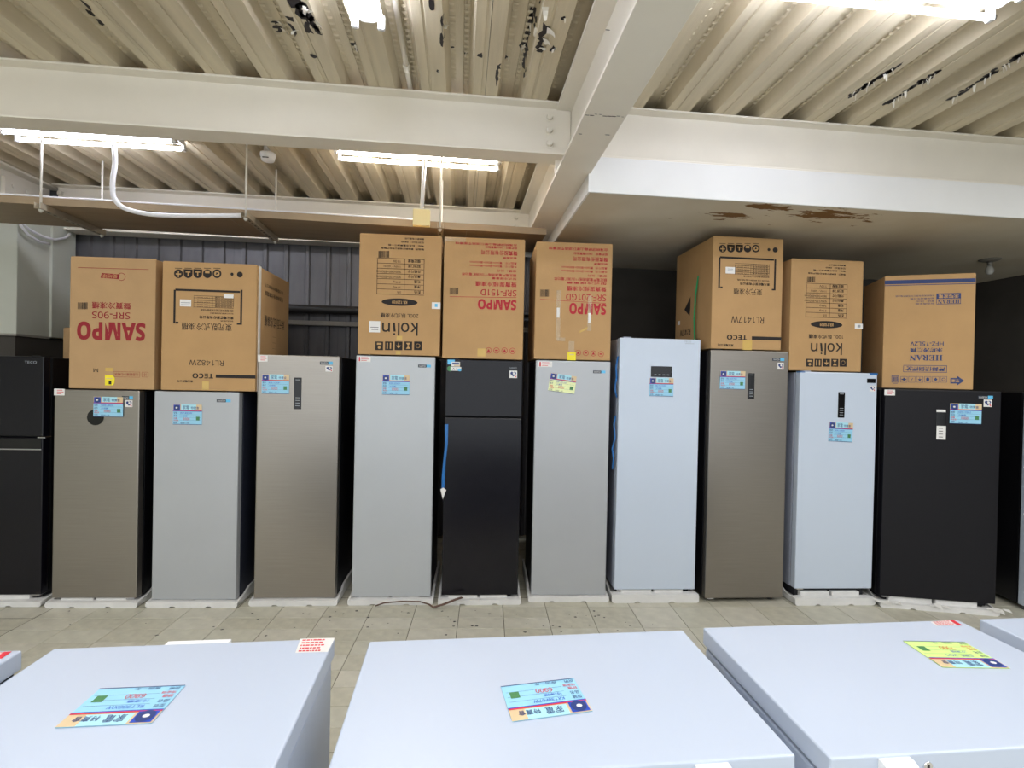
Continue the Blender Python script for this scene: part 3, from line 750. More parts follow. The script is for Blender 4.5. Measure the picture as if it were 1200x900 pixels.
def badge(t, f, b, dark='badge_dark'):
    x0, y0, x1, y1 = b; pr = Print(f, -.0014, flip=False); xm = x0+(x1-x0)*.66
    pr.bar((x0, y0, xm, y1), M[dark]).bar((xm, y0, x1, y1), M['badge_blue'])
    pr.text('INVERTER', (x0+1, y0+(y1-y0)*.25, xm-1, y1-(y1-y0)*.2), M['sticker'], dy=.0006); pr.build('badge', t)
def energy(t, f, b):
    x0, y0, x1, y1 = b; w_, h_ = x1-x0, y1-y0
    pr = Print(f, -.0014, flip=False); pr.bar(b, M['sticker'])
    pr.disc(x0+w_*.32, y0+h_*.36, w_*.2, h_*.2, M['print_navy'], 12, dy=.0005).disc(x0+w_*.68, y0+h_*.36, w_*.2, h_*.2, M['print_navy'], 12, dy=.0005)
    pr.quad([(x0+w_*.14, y0+h_*.45), (x0+w_*.86, y0+h_*.45), (x0+w_*.5, y0+h_*.82)][::-1], M['print_navy'], dy=.0005)
    pr.disc(x0+w_*.58, y0+h_*.4, w_*.16, h_*.16, M['sticker'], 12, dy=.001)
    pr.quad([(x0+w_*.66, y0+h_*.70), (x0+w_*.78, y0+h_*.62), (x0+w_*.92, y0+h_*.88), (x0+w_*.82, y0+h_*.94)][::-1], M['print_red'], dy=.0005)
    pr.build('energy_label', t)
def warn(t, f, b, bar=False):
    x0, y0, x1, y1 = b; w_, h_ = x1-x0, y1-y0
    pr = Print(f, -.0014, flip=False); pr.bar(b, M['sticker'])
    if bar: pr.bar((x0+w_*.1, y0+h_*.1, x0+w_*.2, y1-h_*.1), M['print_red'], dy=.0005)
    for k, (a, c) in enumerate(((.28, .8), (.28, .9), (.28, .7))):
        pr.bar((x0+w_*a, y0+h_*(.18+.26*k), x0+w_*c, y0+h_*(.27+.26*k)), M['print_red'], dy=.0005)
    pr.build('sticker', t)
def display_v(t, f, b, marks=4):
    u0, u1, v0, v1 = f.rect(b); MB().box(u0, u1, -.003, .002, v0, v1, .002, 2).build('display', M['display'], t)
    mb = MB(); um = (u0+u1)/2; w_ = (u1-u0)
    for k in range(marks):
        z = v0+(v1-v0)*(.10+.085*k); mb.poly([(um-w_*.28, -.0036, z), (um+w_*.28, -.0036, z), (um+w_*.28, -.0036, z+.004), (um-w_*.28, -.0036, z+.004)])
    z = v1-(v1-v0)*.08; mb.poly([(um-w_*.32, -.0036, z), (um+w_*.32, -.0036, z), (um+w_*.32, -.0036, z+.004), (um-w_*.32, -.0036, z+.004)])
    mb.build('display_marks', M['display_mark'], t)

# second: warm stainless with a round black knob
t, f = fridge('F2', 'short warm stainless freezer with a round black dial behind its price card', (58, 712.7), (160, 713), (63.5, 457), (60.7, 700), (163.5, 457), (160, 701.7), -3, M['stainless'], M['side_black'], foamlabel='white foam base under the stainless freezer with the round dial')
u, v = f.hit(112, 489); o = MB().lathe([(.054, -.003), (.052, -.001), (.054, 0)], 32).cyl((0, 0, -.0035), (0, 0, -.003), .046, 28).build('dial', M['display'], t, loc=(u, 0, v), rot=(math.radians(-90), 0, 0)); o.rotation_euler = (math.radians(-90), 0, 0)
o.scale = (1, 1, 1)
card_on(t, f, (110.5, 465, 145, 488.3), y=-.006, mk='SRF-90S')
warn(t, f, (63.5, 455.5, 76, 463.3)); badge(t, f, (143, 464.2, 156, 468)); energy(t, f, (147, 469, 155.5, 477))
# third: silver
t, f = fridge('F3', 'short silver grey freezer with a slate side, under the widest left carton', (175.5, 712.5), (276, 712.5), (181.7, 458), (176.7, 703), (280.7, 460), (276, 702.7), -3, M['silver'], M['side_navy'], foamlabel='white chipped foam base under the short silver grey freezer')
card_on(t, f, (203, 474, 237, 497.5), mk='RL1482W'); badge(t, f, (254, 468, 270.5, 471.3))
# fourth: taller stainless
t, f = fridge('F4', 'taller stainless freezer with nothing on top and a slim black display', (297, 711.5), (394, 709.5), (301, 416), (298.3, 701.7), (396.7, 417), (394, 700), -2, M['stainless'], M['side_black'], foamlabel='white foam base under the tall stainless freezer with nothing on top')
card_on(t, f, (307, 438.8, 339, 461.5)); display_v(t, f, (344.5, 442.5, 353.3, 479.5)); warn(t, f, (302.2, 416.3, 313.8, 423.8)); badge(t, f, (375, 423.7, 390, 427.3)); energy(t, f, (381.5, 429, 390, 435.5))
# fifth
t, f = fridge('F5', 'tall pale silver freezer with a light blue price card, under the black lettered carton', (409.5, 710), (505, 709), (418.3, 417), (411, 700), (511.7, 418), (502.7, 699), -2, M['silver_b'], M['side_black'], foamlabel='white foam base with a brown cord, under the pale silver freezer')
card_on(t, f, (448, 439.5, 480, 462.5), mk='KR-200F'); warn(t, f, (419, 417.6, 434.5, 424), True); badge(t, f, (490, 427.3, 505, 430.6))
# sixth: black
t, f = fridge('F6', 'tall glossy black two door fridge between two silver freezers', (514, 710), (608, 708.5), (523.3, 422), (516.7, 698), (612, 422), (607.3, 697), -2, M['black_gloss'], M['side_black'], split=(568, 489), foamlabel='white foam base under the glossy black fridge between silver ones')
t['category'] = 'fridge'
pr = Print(f, -.0014, flip=False)
pr.bar((524.5, 421.5, 533, 427), M['badge_blue']).bar((529, 424, 539, 429.5), M['sticker'], dy=.0004).bar((530, 425, 538, 427), M['print_navy'], dy=.0008).bar((532, 427.5, 539, 429), M['print_orange'], dy=.0008).disc(527.5, 432, 3.6, 3.2, M['print_green'], 16, dy=.0005).bar((528, 430, 540.5, 434.5), M['sticker'], dy=.0007).text('A+', (530, 431, 536, 433.6), M['ink_black'], dy=.0012).disc(538.5, 433.5, 2.2, 1.6, M['badge_blue'], 12, dy=.001)
pr.build('sticker', t)
energy(t, f, (597, 434.3, 606, 443)); pr = Print(f, -.0012, flip=False); pr.text('SAMPO', (597, 430.2, 605.5, 432.2), M['display_mark']); pr.build('badge', t)
mb = MB(); pts = [(523.3, 497), (523.2, 520), (521, 540), (519.5, 560), (519.2, 574)]; PW = [4.2, 3.2, 3.0, 3.6, 3.2]
L_ = [f.hit(a-w_/2, b) for (a, b), w_ in zip(pts, PW)]; R_ = [f.hit(a+w_/2, b) for (a, b), w_ in zip(pts, PW)]
for i in range(len(pts)-1):
    mb.poly([(L_[i+1][0], -.006, L_[i+1][1]), (R_[i+1][0], -.004, R_[i+1][1]), (R_[i][0], -.004, R_[i][1]), (L_[i][0], -.006, L_[i][1])])
mb.build('strap', M['blue_film'], t)['label'] = 'dangling strip of blue tape'
mb = MB(); mb.poly([(*[f.hit(516, 573)[0]], -.007, f.hit(516, 573)[1]), (f.hit(519, 585)[0], -.007, f.hit(519, 585)[1]), (f.hit(523, 574)[0], -.004, f.hit(523, 574)[1]), (f.hit(519.5, 571)[0], -.009, f.hit(519.5, 571)[1])]); mb.build('tape_end', M['sticker'], t)
# seventh
t, f = fridge('F7', 'tall silver freezer with a tilted pale yellow price card', (618, 706), (710, 706), (629.3, 423), (621, 697), (716.7, 423), (708.3, 697.7), -3, M['silver'], M['side_black'], foamlabel='white foam base under the silver freezer with the yellow card')
card_on(t, f, (643.5, 439, 674.5, 460), paper='paper_yellow', rot=math.radians(7), mk='SRF-201GD'); warn(t, f, (630.5, 423.5, 647, 430), True); badge(t, f, (695, 434.3, 709.5, 437.4))
# eighth: tallest white
t, f = fridge('F8', 'tallest white freezer with a small wide black display and nothing on top', (719, 707), (817.5, 706.5), (728, 395), (718.3, 690), (821.3, 398.7), (814, 691.7), -2.5, M['white_gloss'], M['white_side'], sidewhite=True, foamh=.060, foamlabel='thick white foam base under the tallest white freezer')
u0, u1, v0, v1 = f.rect((762.8, 429.3, 787.5, 442)); MB().box(u0, u1, -.003, .002, v0, v1, .002, 2).build('display', M['display'], t)
mb = MB()
for k in range(4): mb.poly([(u0+(u1-u0)*(.15+.2*k), -.0036, v0+.014), (u0+(u1-u0)*(.27+.2*k), -.0036, v0+.014), (u0+(u1-u0)*(.27+.2*k), -.0036, v0+.02), (u0+(u1-u0)*(.15+.2*k), -.0036, v0+.02)])
mb.build('display_marks', M['display_mark'], t)
card_on(t, f, (761, 443, 789, 464.3), mk='RL1517W')
pr = Print(f, -.0012, flip=False); pr.text('TECO', (802, 399.5, 810, 401.5), M['display_mark']).bar((803, 402.6, 813.5, 403), M['display_mark']); pr.build('badge', t)
hw = FR['F8']['hw']
for pts in ([(-hw-.004, .03, 1.80), (-hw-.020, .015, 1.72), (-hw-.010, .03, 1.64), (-hw-.014, .045, 1.60), (-hw-.022, .02, 1.55), (-hw-.006, .03, 1.50)], [(-hw-.006, .05, 1.36), (-hw-.022, .03, 1.30), (-hw-.014, .02, 1.20), (-hw-.030, .03, 1.12), (-hw-.022, .02, 1.05), (-hw-.028, .02, .97)]):
    MB().tube(pts, .0065, 8).build('tie', M['blue_film'], t)['label'] = 'curled blue plastic tie on the left side'
# ninth: dark stainless, no foam
t, f = fridge('F9', 'tall dark stainless freezer standing straight on the floor without foam', (826, 704.5), (919, 705.5), (834.3, 409), (825, 701), (924.2, 413), (917.3, 701), -1.8, M['stainless_b'], M['side_black'], foam=False, back=-.02)
card_on(t, f, (843.5, 434.8, 873, 456), mk='RL1417W'); display_v(t, f, (876.3, 437.3, 884, 467.5)); badge(t, f, (905, 419.5, 919, 423), 'badge_dark'); energy(t, f, (911, 425, 918.3, 433))
hw = FR['F9']['hw']; MB().box(-hw-.0005, -hw+.0015, .20, .28, 1.40, 1.44).build('sticker', M['sticker'], t)
# tenth: white
t, f = fridge('F10', 'mid height white freezer with blue tape at its top corners', (926.7, 710), (1022.5, 709.5), (941, 434), (928.3, 689), (1029.6, 439), (1020, 690.7), -2.5, M['white_gloss'], M['white_side'], sidewhite=True, foamh=.052, foamlabel='thick white foam base under the freezer with blue tape')
display_v(t, f, (982, 459.5, 989.7, 489.5)); card_on(t, f, (971, 495, 998.8, 517.5), mk='KR-100F', rot=math.radians(2))
u0, u1, v0, v1 = f.rect((1016, 443.8, 1026, 448.8)); MB().box(u0, u1, -.003, .002, v0, v1, .001, 1).build('badge', M['display'], t)
energy(t, f, (1019, 451.8, 1025.5, 458.6)); zt = FR['F10']['zt']; hw = FR['F10']['hw']
MB().box(-hw-.001, -hw+.035, -.0016, .04, zt-.006, zt+.001).build('tape', M['blue_film'], t); MB().box(hw-.06, hw+.001, -.0016, .04, zt-.012, zt+.001).build('tape', M['blue_film'], t)
# eleventh: wide black, turned
t, f = fridge('F11', 'wide matt black freezer turned slightly aside at the right of the row', (1036, 712), (1165, 722.5), (1035.5, 456.5), (1033.3, 696.7), (1171.3, 458), (1169.3, 710), -14, M['black_matte'], M['side_black'], depth=.62, foamlabel='torn white foam base under the wide black freezer')
warn(t, f, (1036.3, 456.5, 1048.8, 463.3)); badge(t, f, (1146, 463.8, 1163.5, 467.3)); energy(t, f, (1152.5, 468.3, 1162.3, 476.8))
card_on(t, f, (1112.8, 473, 1149.8, 496.7), mk='HFZ-15L2')
display_v(t, f, (1096.8, 480, 1108, 515), 0)
pr = Print(f, -.004, flip=False); pr.bar((1097, 480, 1108, 483), M['sticker']).bar((1097, 499, 1108, 515), M['sticker'])
for k in range(4): pr.bar((1099.5, 501.5+k*3.4, 1104.5, 502.2+k*3.4), M['ink_black'], dy=.0005)
pr.build('control_sticker', t)
# torn film sticking out from under the black freezer
rnd = random.Random(9); mb = MB(); hw = FR['F11']['hw']
for (x, y_, n_) in ((-hw-.005, -.02, 7), (-hw+.06, -.03, 6), (hw-.05, -.03, 8), (hw+.0, -.02, 6), (-.02, -.035, 5)):
    for k in range(n_):
        a = (x+rnd.uniform(-.05, .05), y_-rnd.uniform(.0, .015), .038+rnd.uniform(0, .012)); q = rnd.uniform(.02, .05)
        mb.poly([a, (a[0]+q, a[1]-rnd.uniform(.0, .02), a[2]-rnd.uniform(.005, .02)), (a[0]+q*.6, a[1]-.01, a[2]+rnd.uniform(.004, .02)), (a[0]-q*.2, a[1]+.004, a[2]+rnd.uniform(.005, .018))])
fb = [o_ for o_ in bpy.data.objects if o_.get('label') == 'torn white foam base under the wide black freezer'][0]
mb.build('torn_film', M['sticker'], fb)['kind'] = 'stuff'
# white upright at the right edge of the frame
p = onz(1197, 717); rz = math.radians(-6); t = thing('upright_freezer', 'white freezer whose left edge just enters at the right border', 'freezer', (p.x+.33, p.y-.02, 0), rz)
MB().box(-.29, .29, 0, .055, .03, 1.6, .007).build('door', M['white_gloss'], t); MB().box(-.286, .288, .068, .6, .03, 1.598, .006).build('cabinet', M['side_black'], t); MB().box(-.275, .275, .055, .068, .045, 1.585).build('gasket', M['gasket'], t)
for sx in (-1, 1):
    for yy in (.03, .5): MB().cyl((sx*.25, yy, 0), (sx*.25, yy, .03), .03, 12).build('foot', M['foot'], t)

# ------------------------------------------------------------------ cartons
def carton(on, label, tl, tr, bl, br, depth, cm='card', off=.0, org=(0, 0), sc=1, rot=None, bulge=.006, group=None):
    F_ = FR[on]; rz = F_['rz'] if rot is None else math.radians(rot)
    base = F_['f'].p0+F_['f'].n*off; f = Face(base, rz)
    ul = (f.hit(*tl)[0]+f.hit(*bl)[0])/2; ur = (f.hit(*tr)[0]+f.hit(*br)[0])/2
    z0 = F_['zt']+.009; z1 = (f.hit(*tl)[1]+f.hit(*tr)[1])/2
    um = (ul+ur)/2; og = base+f.e*um; og.z = z0; hw = (ur-ul)/2; H = z1-z0
    t = thing('carton', label, 'box', og, rz, 'cartons standing upside down on the row')
    mb = MB(); n = 8; rnd = random.Random(label)
    mb.box(-hw, hw, 0, depth, 0, H, .005, 2)
    mb.build('box_shell', M[cm], t)
    # flap seam under the top edge: the outer flaps stand a little proud
    f2 = Face((og.x, og.y, z0), rz)
    
    for fy in (.004, depth-.008): MB().box(-hw+.003, hw-.003, fy, fy+.004, H-.001, H+.004).build('flap', M[cm], t)
    pr = Print(f2, -.0009, org, sc); pr.split = True
    return t, pr, hw, H, depth

K = M['ink_black']
# 1
t, P, hw, H, dp = carton('F2', 'brown carton on the stainless freezer with the dial, big dark red upside down letters', (84, 300.4), (184.4, 304.4), (79, 450), (179, 452), .56, 'card', 0, (70, 290), 5)
R_ = M['ink_darkred']
P.quad([(107, 119), (522, 131), (522, 128), (107, 116)], R_)
P.into('emblem').quad([(240, 178), (345, 186), (352, 158), (247, 150)], R_).text('愛地球', (252, 157, 338, 180), M['ink_tan'], dy=.0006).ring(362, 172, 24, 3, R_).into()
P.barcode((106, 322, 165, 362), K).text('聲寶冷凍櫃', (190, 321, 417, 361), R_, .01).text('SRF-90S', (190, 378, 413, 418), R_, .01).text('SAMPO', (102, 437, 502, 545), R_, .045)
P.text('M', (198, 708, 226, 730), K).into('framed_notice').frame((315, 728, 470, 760), 1.5, R_).text('注意搬運小心輕放', (322, 736, 462, 752), R_).frame((482, 730, 520, 760), 1.5, R_).text('冷', (492, 736, 510, 754), R_).into()
P.build('lettering', t)
q = Print(P.f, -.0016, (70, 290), 5, False); q.bar((268, 705, 312, 726), M['tape_tan']); q.build('tape', t)
q = Print(P.f, -.002, (70, 290), 5, False); q.quad([(266, 808), (312, 808), (322, 795), (324, 765), (312, 748), (266, 745)], M['sticker_yellow']).bar((288, 782, 304, 802), K, dy=.0004).bar((272, 765, 312, 770), M['print_orange'], dy=.0004); q.build('label_tag', t)['label'] = 'yellow round ended sticker'

def teco_icons(P, x0, y0, x1, y1):
    n = 5; w_ = (x1-x0)/n; cy = (y0+y1)/2; r = w_*.46; tan = M['ink_tan']
    for k in range(n):
        cx = x0+w_*(k+.5)
        P.into('pictogram').disc(cx, cy, r, r, K)
        P.bar((cx-r, cy-r, cx+r, cy), K) if k in (1, 2) else None
        if k == 0: P.quad([(cx-3, cy+r*.8), (cx+3, cy+r*.8), (cx+3, cy-r*.7), (cx-3, cy-r*.7)], tan, dy=.0006); P.bar((cx-r*.6, cy-2, cx+r*.6, cy+6), tan, dy=.0006)
        elif k in (1, 2): P.bar((cx-r*.55, cy-r*.5, cx+r*.55, cy-r*.25), tan, dy=.0006); P.bar((cx-3, cy-r*.25, cx+3, cy+r*.5), tan, dy=.0006)
        elif k == 3: P.bar((cx-r*.5, cy-r*.75, cx+r*.5, cy-r*.1), tan, dy=.0006)
        else: P.disc(cx, cy, r*.62, r*.62, tan, dy=.0006).quad([(cx-r*.3, cy+r*.3), (cx+r*.35, cy), (cx-r*.1, cy-r*.35)], K, dy=.001)
        P.bar((cx-r*.8, y0-w_*.12, cx+r*.8, y0-w_*.06), K)
    P.into()
def outlined(P, s, b, ink, tan):
    P.text(s, b, ink)
# 2
t, P, hw, H, dp = carton('F3', 'large deep carton with a white strap down its right corner, on the short silver freezer', (191.5, 306), (301, 311), (187.5, 455.6), (299.0, 457.6), .64, 'card_orange', -.015, (180, 290), 5, rot=-.5)
teco_icons(P, 118, 127, 400, 181); P.disc(460, 157, 9, 9, K).disc(506, 159, 17, 17, K)
P.into('bracket_frame').bar((117, 248, 129, 445), K).bar((129, 248, 508, 260), K).bar((508, 248, 520, 453), K).bar((129, 435, 146, 446), K).bar((488, 443, 508, 453), K)
P.into('ruled_table').table((235, 285, 470, 354), 5, 345, 2, K)
for k in range(5):
    y = 288+k*13.6; P.text('電源規格容量', (360, y+2, 462, y+10), K); P.text('110V 60Hz', (255, y+3, 330, y+9), K)
P.into().text('額定電壓單相交流冷媒淨重內容積', (275, 362, 468, 377), K).text('製造日期製造號碼標示', (330, 383, 468, 391), K).text('東元電機股份有限公司', (270, 402, 470, 420), K, .02).text('製造廠商', (392, 427, 468, 436), K)
outlined(P, '東元臥式冷凍櫃', (165, 443, 460, 487), K, M['ink_tan'])
P.text('RL1482W', (208, 660, 411, 692), K).text('TECO', (228, 738, 350, 767), K, .03).bar((365, 747, 598, 766), K).text('東元電機公司', (140, 777, 231, 790), K, .02)
P.build('lettering', t)
q = Print(P.f, -.0018, (180, 290), 5, False); q.bar((155, 305, 221, 346), M['sticker']).bar((160, 322, 216, 326), M['display_mark'], dy=.0004).bar((160, 334, 216, 337), M['display_mark'], dy=.0004); q.build('sticker', t)
q = Print(P.f, -.0018, (180, 290), 5, False); q.bar((412, 275, 469, 297), M['sticker']); q.build('sticker', t)
q = Print(P.f, -.0018, (180, 290), 5, False); q.bar((285, 785, 325, 832), M['tape_tan']); q.build('tape', t)
MB().box(hw+.0002, hw+.006, .03, .062, 0, H+.002).build('strap', M['strap_white'], t)
def side_text(t, s, x, y0, y1, z0, z1, ink, sgn, bold=0, vs=True):
    g_, fs = glyphs(s, bold); mb = MB()
    # upside down on the side face: sgn +1 right side (seen from +x), -1 left side
    if sgn > 0: V = [(x, y1-(a)*(y1-y0), z1-b*(z1-z0)) for a, b in g_]
    else: V = [(x, y0+(a)*(y1-y0), z1-b*(z1-z0)) for a, b in g_]
    mb.add_pydata(V, fs); return mb.build('lettering', ink, t)
side_text(t, '東元臥式冷凍櫃', hw+.0012, .14, .54, H*.54, H*.63, K, 1)
side_text(t, '東元電機股份有限公司', hw+.0012, .14, .50, H*.86, H*.89, K, 1)
side_text(t, '服務專線免付費電話', hw+.0012, .14, .50, H*.79, H*.83, K, 1)
mb = MB()
for k in range(3): mb.poly([(hw+.0012, .30, H*(.36+.05*k)), (hw+.0012, .36, H*(.36+.05*k)), (hw+.0012, .36, H*(.362+.05*k)), (hw+.0012, .30, H*(.362+.05*k))])
mb.build('print_lines', K, t)

def kolin(P, x0, x1, ys, tab, div, ell, model, s1, b1, b2, icons, bc):
    for k, (xa, y) in enumerate(ys): P.text(['歌林股份有限公司', '服務電話：0800', '地址：台北市重慶南路一段', '製造廠：歌林股份有限公司台灣製造'][k], (xa, y, x1, y+12), K, .02)
    P.barcode(bc, K); P.into('ruled_table').table(tab, 7, div, 2.5, K)
    h = (tab[3]-tab[1])/7; A = ['顏色', '淨重', '毛重', '產品尺寸', '外箱尺寸', '額定消耗功率', '額定電壓'][::-1]; B = ['白色', '31kg', '34kg', '920×520×850mm', '960×560×890mm', '110V／60Hz', '110V']; B = [B[6], B[5], B[4], B[3], B[2], B[1], B[0]]
    for k in range(7):
        y = tab[1]+h*k; wa = len(A[k])*(14 if len(A[k]) > 4 else 20); wb = min(len(B[k])*12, 150)
        P.text(A[k], (tab[2]-22-min(wa, 78), y+h*.22, tab[2]-22, y+h*.8), K, .01); P.text(B[k], (div-22-wb, y+h*.3, div-22, y+h*.75), K)
    P.into('oval_emblem').disc((ell[0]+ell[2])/2, (ell[1]+ell[3])/2, (ell[2]-ell[0])/2, (ell[3]-ell[1])/2, K, 40)
    w_ = ell[2]-ell[0]; P.text(model, (ell[0]+w_*.29, ell[1]+14, ell[2]-w_*.29, ell[3]-13), M['ink_tan'], .02, dy=.0008)
    P.into().text(s1, b1, K, .01).into('lettering')
    x0, y0, x1_, y1 = b2; W = x1_-x0; hgt = y1-y0
    # kolin: upside down, k ends at the right
    P.text('k', (x1_-W*.21, y0, x1_, y1), K, .01).text('o', (x1_-W*.47, y0, x1_-W*.24, y0+hgt*.72), K, .01).text('l', (x1_-W*.56, y0, x1_-W*.51, y1), K, .01).text('n', (x0, y0, x0+W*.22, y0+hgt*.70), K, .01)
    P.quad([(x0+W*.30, y0), (x0+W*.36, y0), (x0+W*.38, y0+hgt*.68), (x0+W*.32, y0+hgt*.68)][::-1], K).disc(x0+W*.34, y0+hgt*.86, W*.03, hgt*.07, K, 14)
    a, b, c, d = icons; n = 5; g = (c-a-n*48)/(n-1)
    for k in range(n):
        x = a+k*(48+g); P.into('pictogram').bar((x, b, x+48, d), K); cx = x+24; cy = (b+d)/2; tan = M['ink_tan']
        if k == 0: P.bar((x+10, b+8, x+38, b+20), tan, .0006).disc(cx, cy+10, 9, 9, tan, 14, dy=.0006)
        elif k == 1: P.bar((x+10, b+8, x+18, d-8), tan, .0006).bar((x+30, b+8, x+38, d-8), tan, .0006)
        elif k == 2: P.quad([(x+8, cy-2), (x+40, cy-2), (cx, cy+16)][::-1], tan, .0006).bar((cx-2, b+8, cx+2, cy), tan, .0006)
        elif k == 3: P.quad([(x+10, b+8), (x+38, b+8), (cx, cy)][::-1], tan, .0006).quad([(x+10, d-8), (cx, cy), (x+38, d-8)][::-1], tan, .0006)
        else: P.ring(cx, cy, 15, 5, tan, 14)
    P.into()
# 3
t, P, hw, H, dp = carton('F5', 'carton with black upside down letters and a ruled table, on the pale silver freezer', (423, 273), (518, 278), (417.6, 414.6), (515, 417), .58, 'card_orange', .0, (410, 260), 5.29)
kolin(P, 195, 460, [(342, 99), (320, 121), (237, 141), (195, 161)], (168, 228, 460, 452), 338, (197, 475, 420, 521), 'KR-120F09', '200L 臥式冷凍櫃', (190, 567, 425, 596), (200, 625, 421, 706), (158, 742, 446, 795), (178, 180, 243, 222))
P.build('lettering', t)
q = Print(P.f, -.0018, (410, 260), 5.29, False); q.bar((120, 615, 188, 685), M['sticker']).bar((128, 652, 178, 655), K, dy=.0004).bar((134, 666, 176, 669), K, dy=.0004); q.build('sticker', t)
q = Print(P.f, -.0018, (410, 260), 5.29, False); q.bar((508, 499, 562, 540), M['sticker']).bar((527, 508, 544, 528), M['badge_blue'], dy=.0004); q.build('sticker', t)
q = Print(P.f, -.0014, (410, 260), 5.29, False); q.bar((290, 706, 325, 735), M['tape_tan']).bar((285, 800, 315, 822), M['tape_tan']); q.build('tape', t)

def sampo(P, model, rows, name, mb_, big, rule, bc, circ, R_):
    T = ['台灣桃園縣龜山鄉頂湖路客服專線', '服務電話：0800聲寶股份', '聲寶股份有限公司', '製造廠商', '產品尺寸：寬560×深560×高850mm', '外箱尺寸：寬600×深600×高900mm', '容積：公升', '額定電壓電源規格110V消耗電功率', '型式冷媒重量']
    for k, b in enumerate(rows): P.text(T[k], b, R_, .012)
    P.text('聲寶變頻冷凍櫃', name, R_, .01).text(model, mb_, R_, .01).text('SAMPO', big, R_, .045); P.quad(rule, R_); P.barcode(bc, K)
    for k, (cx, cy) in enumerate(circ):
        P.into('pictogram').ring(cx, cy, 19, 3, R_); P.bar((cx-9, cy-4, cx+9, cy+4), R_) if k % 2 else P.quad([(cx-10, cy+8), (cx+10, cy+8), (cx, cy-10)], R_)
    P.into()
# 4
t, P, hw, H, dp = carton('F6', 'plain faced carton with bright red upside down letters, on the glossy black fridge', (521, 277.4), (614.5, 281.7), (518, 418), (613.5, 420), .56, 'card_orange', .0, (510, 260), 5.29)
sampo(P, 'SRF-151D', [(125, 131, 508, 146), (310, 152, 508, 168), (286, 178, 510, 207), (420, 217, 506, 231), (215, 246, 506, 261), (215, 267, 506, 282), (380, 296, 504, 312), (165, 319, 504, 337), (350, 345, 504, 359)], (250, 371, 505, 402), (282, 420, 504, 459), (265, 481, 503, 545), [(90, 465), (503, 471), (503, 468), (90, 462)], (90, 408, 145, 450), [(331, 797), (380, 797), (430, 798), (479, 800)], M['ink_red'])
P.build('lettering', t)
q = Print(P.f, -.0014, (510, 260), 5.29, False); q.bar((62, 96, 190, 124), M['tape_clear']); q.build('tape', t)
q = Print(P.f, -.0014, (510, 260), 5.29, False); q.bar((262, 785, 312, 835), M['tape_tan']); q.build('tape', t)
# 5
t, P, hw, H, dp = carton('F7', 'carton with two shiny tape strips across its red letters, below the girder', (630, 282), (716.6, 288), (624.5, 420), (716.6, 423), .58, 'card_orange', .0, (605, 270), 5.625)
sampo(P, 'SRF-201GD', [(215, 113, 602, 133), (378, 146, 602, 164), (375, 176, 603, 205), (512, 214, 602, 229), (300, 238, 600, 254), (300, 262, 600, 278), (470, 292, 598, 308), (250, 312, 598, 334), (332, 340, 596, 356)], (335, 369, 593, 402), (328, 420, 592, 464), (350, 480, 592, 555), [(157, 455), (590, 483), (590, 480), (157, 452)], (157, 390, 215, 437), [(408, 806), (458, 808), (508, 811), (558, 815)], M['ink_red'])
P.build('lettering', t)
for b in ((263, 395, 291, 720), (470, 430, 496, 662)):
    q = Print(P.f, -.0016, (605, 270), 5.625, False); q.bar(b, M['tape_clear']).bar((b[0]+4, b[1]+115, b[2]-6, b[1]+180), M['sticker'], dy=.0004); q.build('tape', t)  # opaque white bar paints a highlight onto each clear strip
q = Print(P.f, -.0022, (605, 270), 5.625, False); q.quad([(418, 676), (466, 652), (470, 636), (418, 662)], M['tape_tan']).bar((268, 706, 322, 730), M['tape_clear']).bar((345, 730, 382, 800), M['tape_clear']); q.build('tape', t)
q = Print(P.f, -.0022, (605, 270), 5.625, False); q.bar((337, 802, 392, 856), M['sticker_yellow']).bar((350, 815, 380, 822), M['print_orange'], dy=.0004); q.build('label_tag', t)['label'] = 'yellow sticker'
# 6
t, P, hw, H, dp = carton('F9', 'deep carton with a green strap down its left side, on the dark stainless freezer', (835, 277), (916.3, 280.5), (834, 409.5), (917, 412), .62, 'card_orange', .005, (785, 265), 5.8, rot=0)
teco_icons(P, 330, 124, 612, 182); P.disc(673, 160, 10, 10, K).disc(716, 162, 17, 17, K)
P.into('bracket_frame').bar((330, 212, 342, 422), K).bar((342, 214, 708, 227), K).bar((708, 226, 720, 437), K).bar((342, 411, 358, 422), K).bar((692, 427, 708, 437), K)
P.into('ruled_table').table((442, 257, 676, 331), 5, 550, 2, K)
for k in range(5):
    y = 260+k*14.4; P.text('電源規格容量', (560, y+2, 668, y+11), K); P.text('110V 60Hz', (460, y+3, 540, y+10), K)
P.into().text('額定電壓單相交流冷媒淨重', (500, 338, 676, 350), K).text('製造日期製造號碼', (458, 364, 676, 374), K).text('東元電機股份有限公司', (478, 385, 679, 403), K, .02)
outlined(P, '東元冷凍櫃', (433, 425, 627, 468), K, M['ink_tan'])
P.text('RL1417W', (417, 615, 639, 659), K).text('TECO', (387, 740, 523, 773), K, .03).bar((557, 752, 758, 775), K).text('東元電機公司', (325, 800, 432, 818), K, .02)
P.build('lettering', t)
q = Print(P.f, -.0018, (785, 265), 5.8, False); q.bar((378, 278, 441, 323), M['sticker']).bar((392, 290, 428, 293), M['display_mark'], dy=.0004).bar((392, 300, 428, 303), M['display_mark'], dy=.0004); q.build('sticker', t)
q = Print(P.f, -.0018, (785, 265), 5.8, False); q.bar((494, 776, 558, 842), M['tape_tan']); q.build('tape', t)
mb = MB(); pr_ = [(-hw-.001, H*-.06), (-hw-.018, H*.12), (-hw-.026, H*.3), (-hw-.018, H*.52), (-hw-.001, H*.7)]
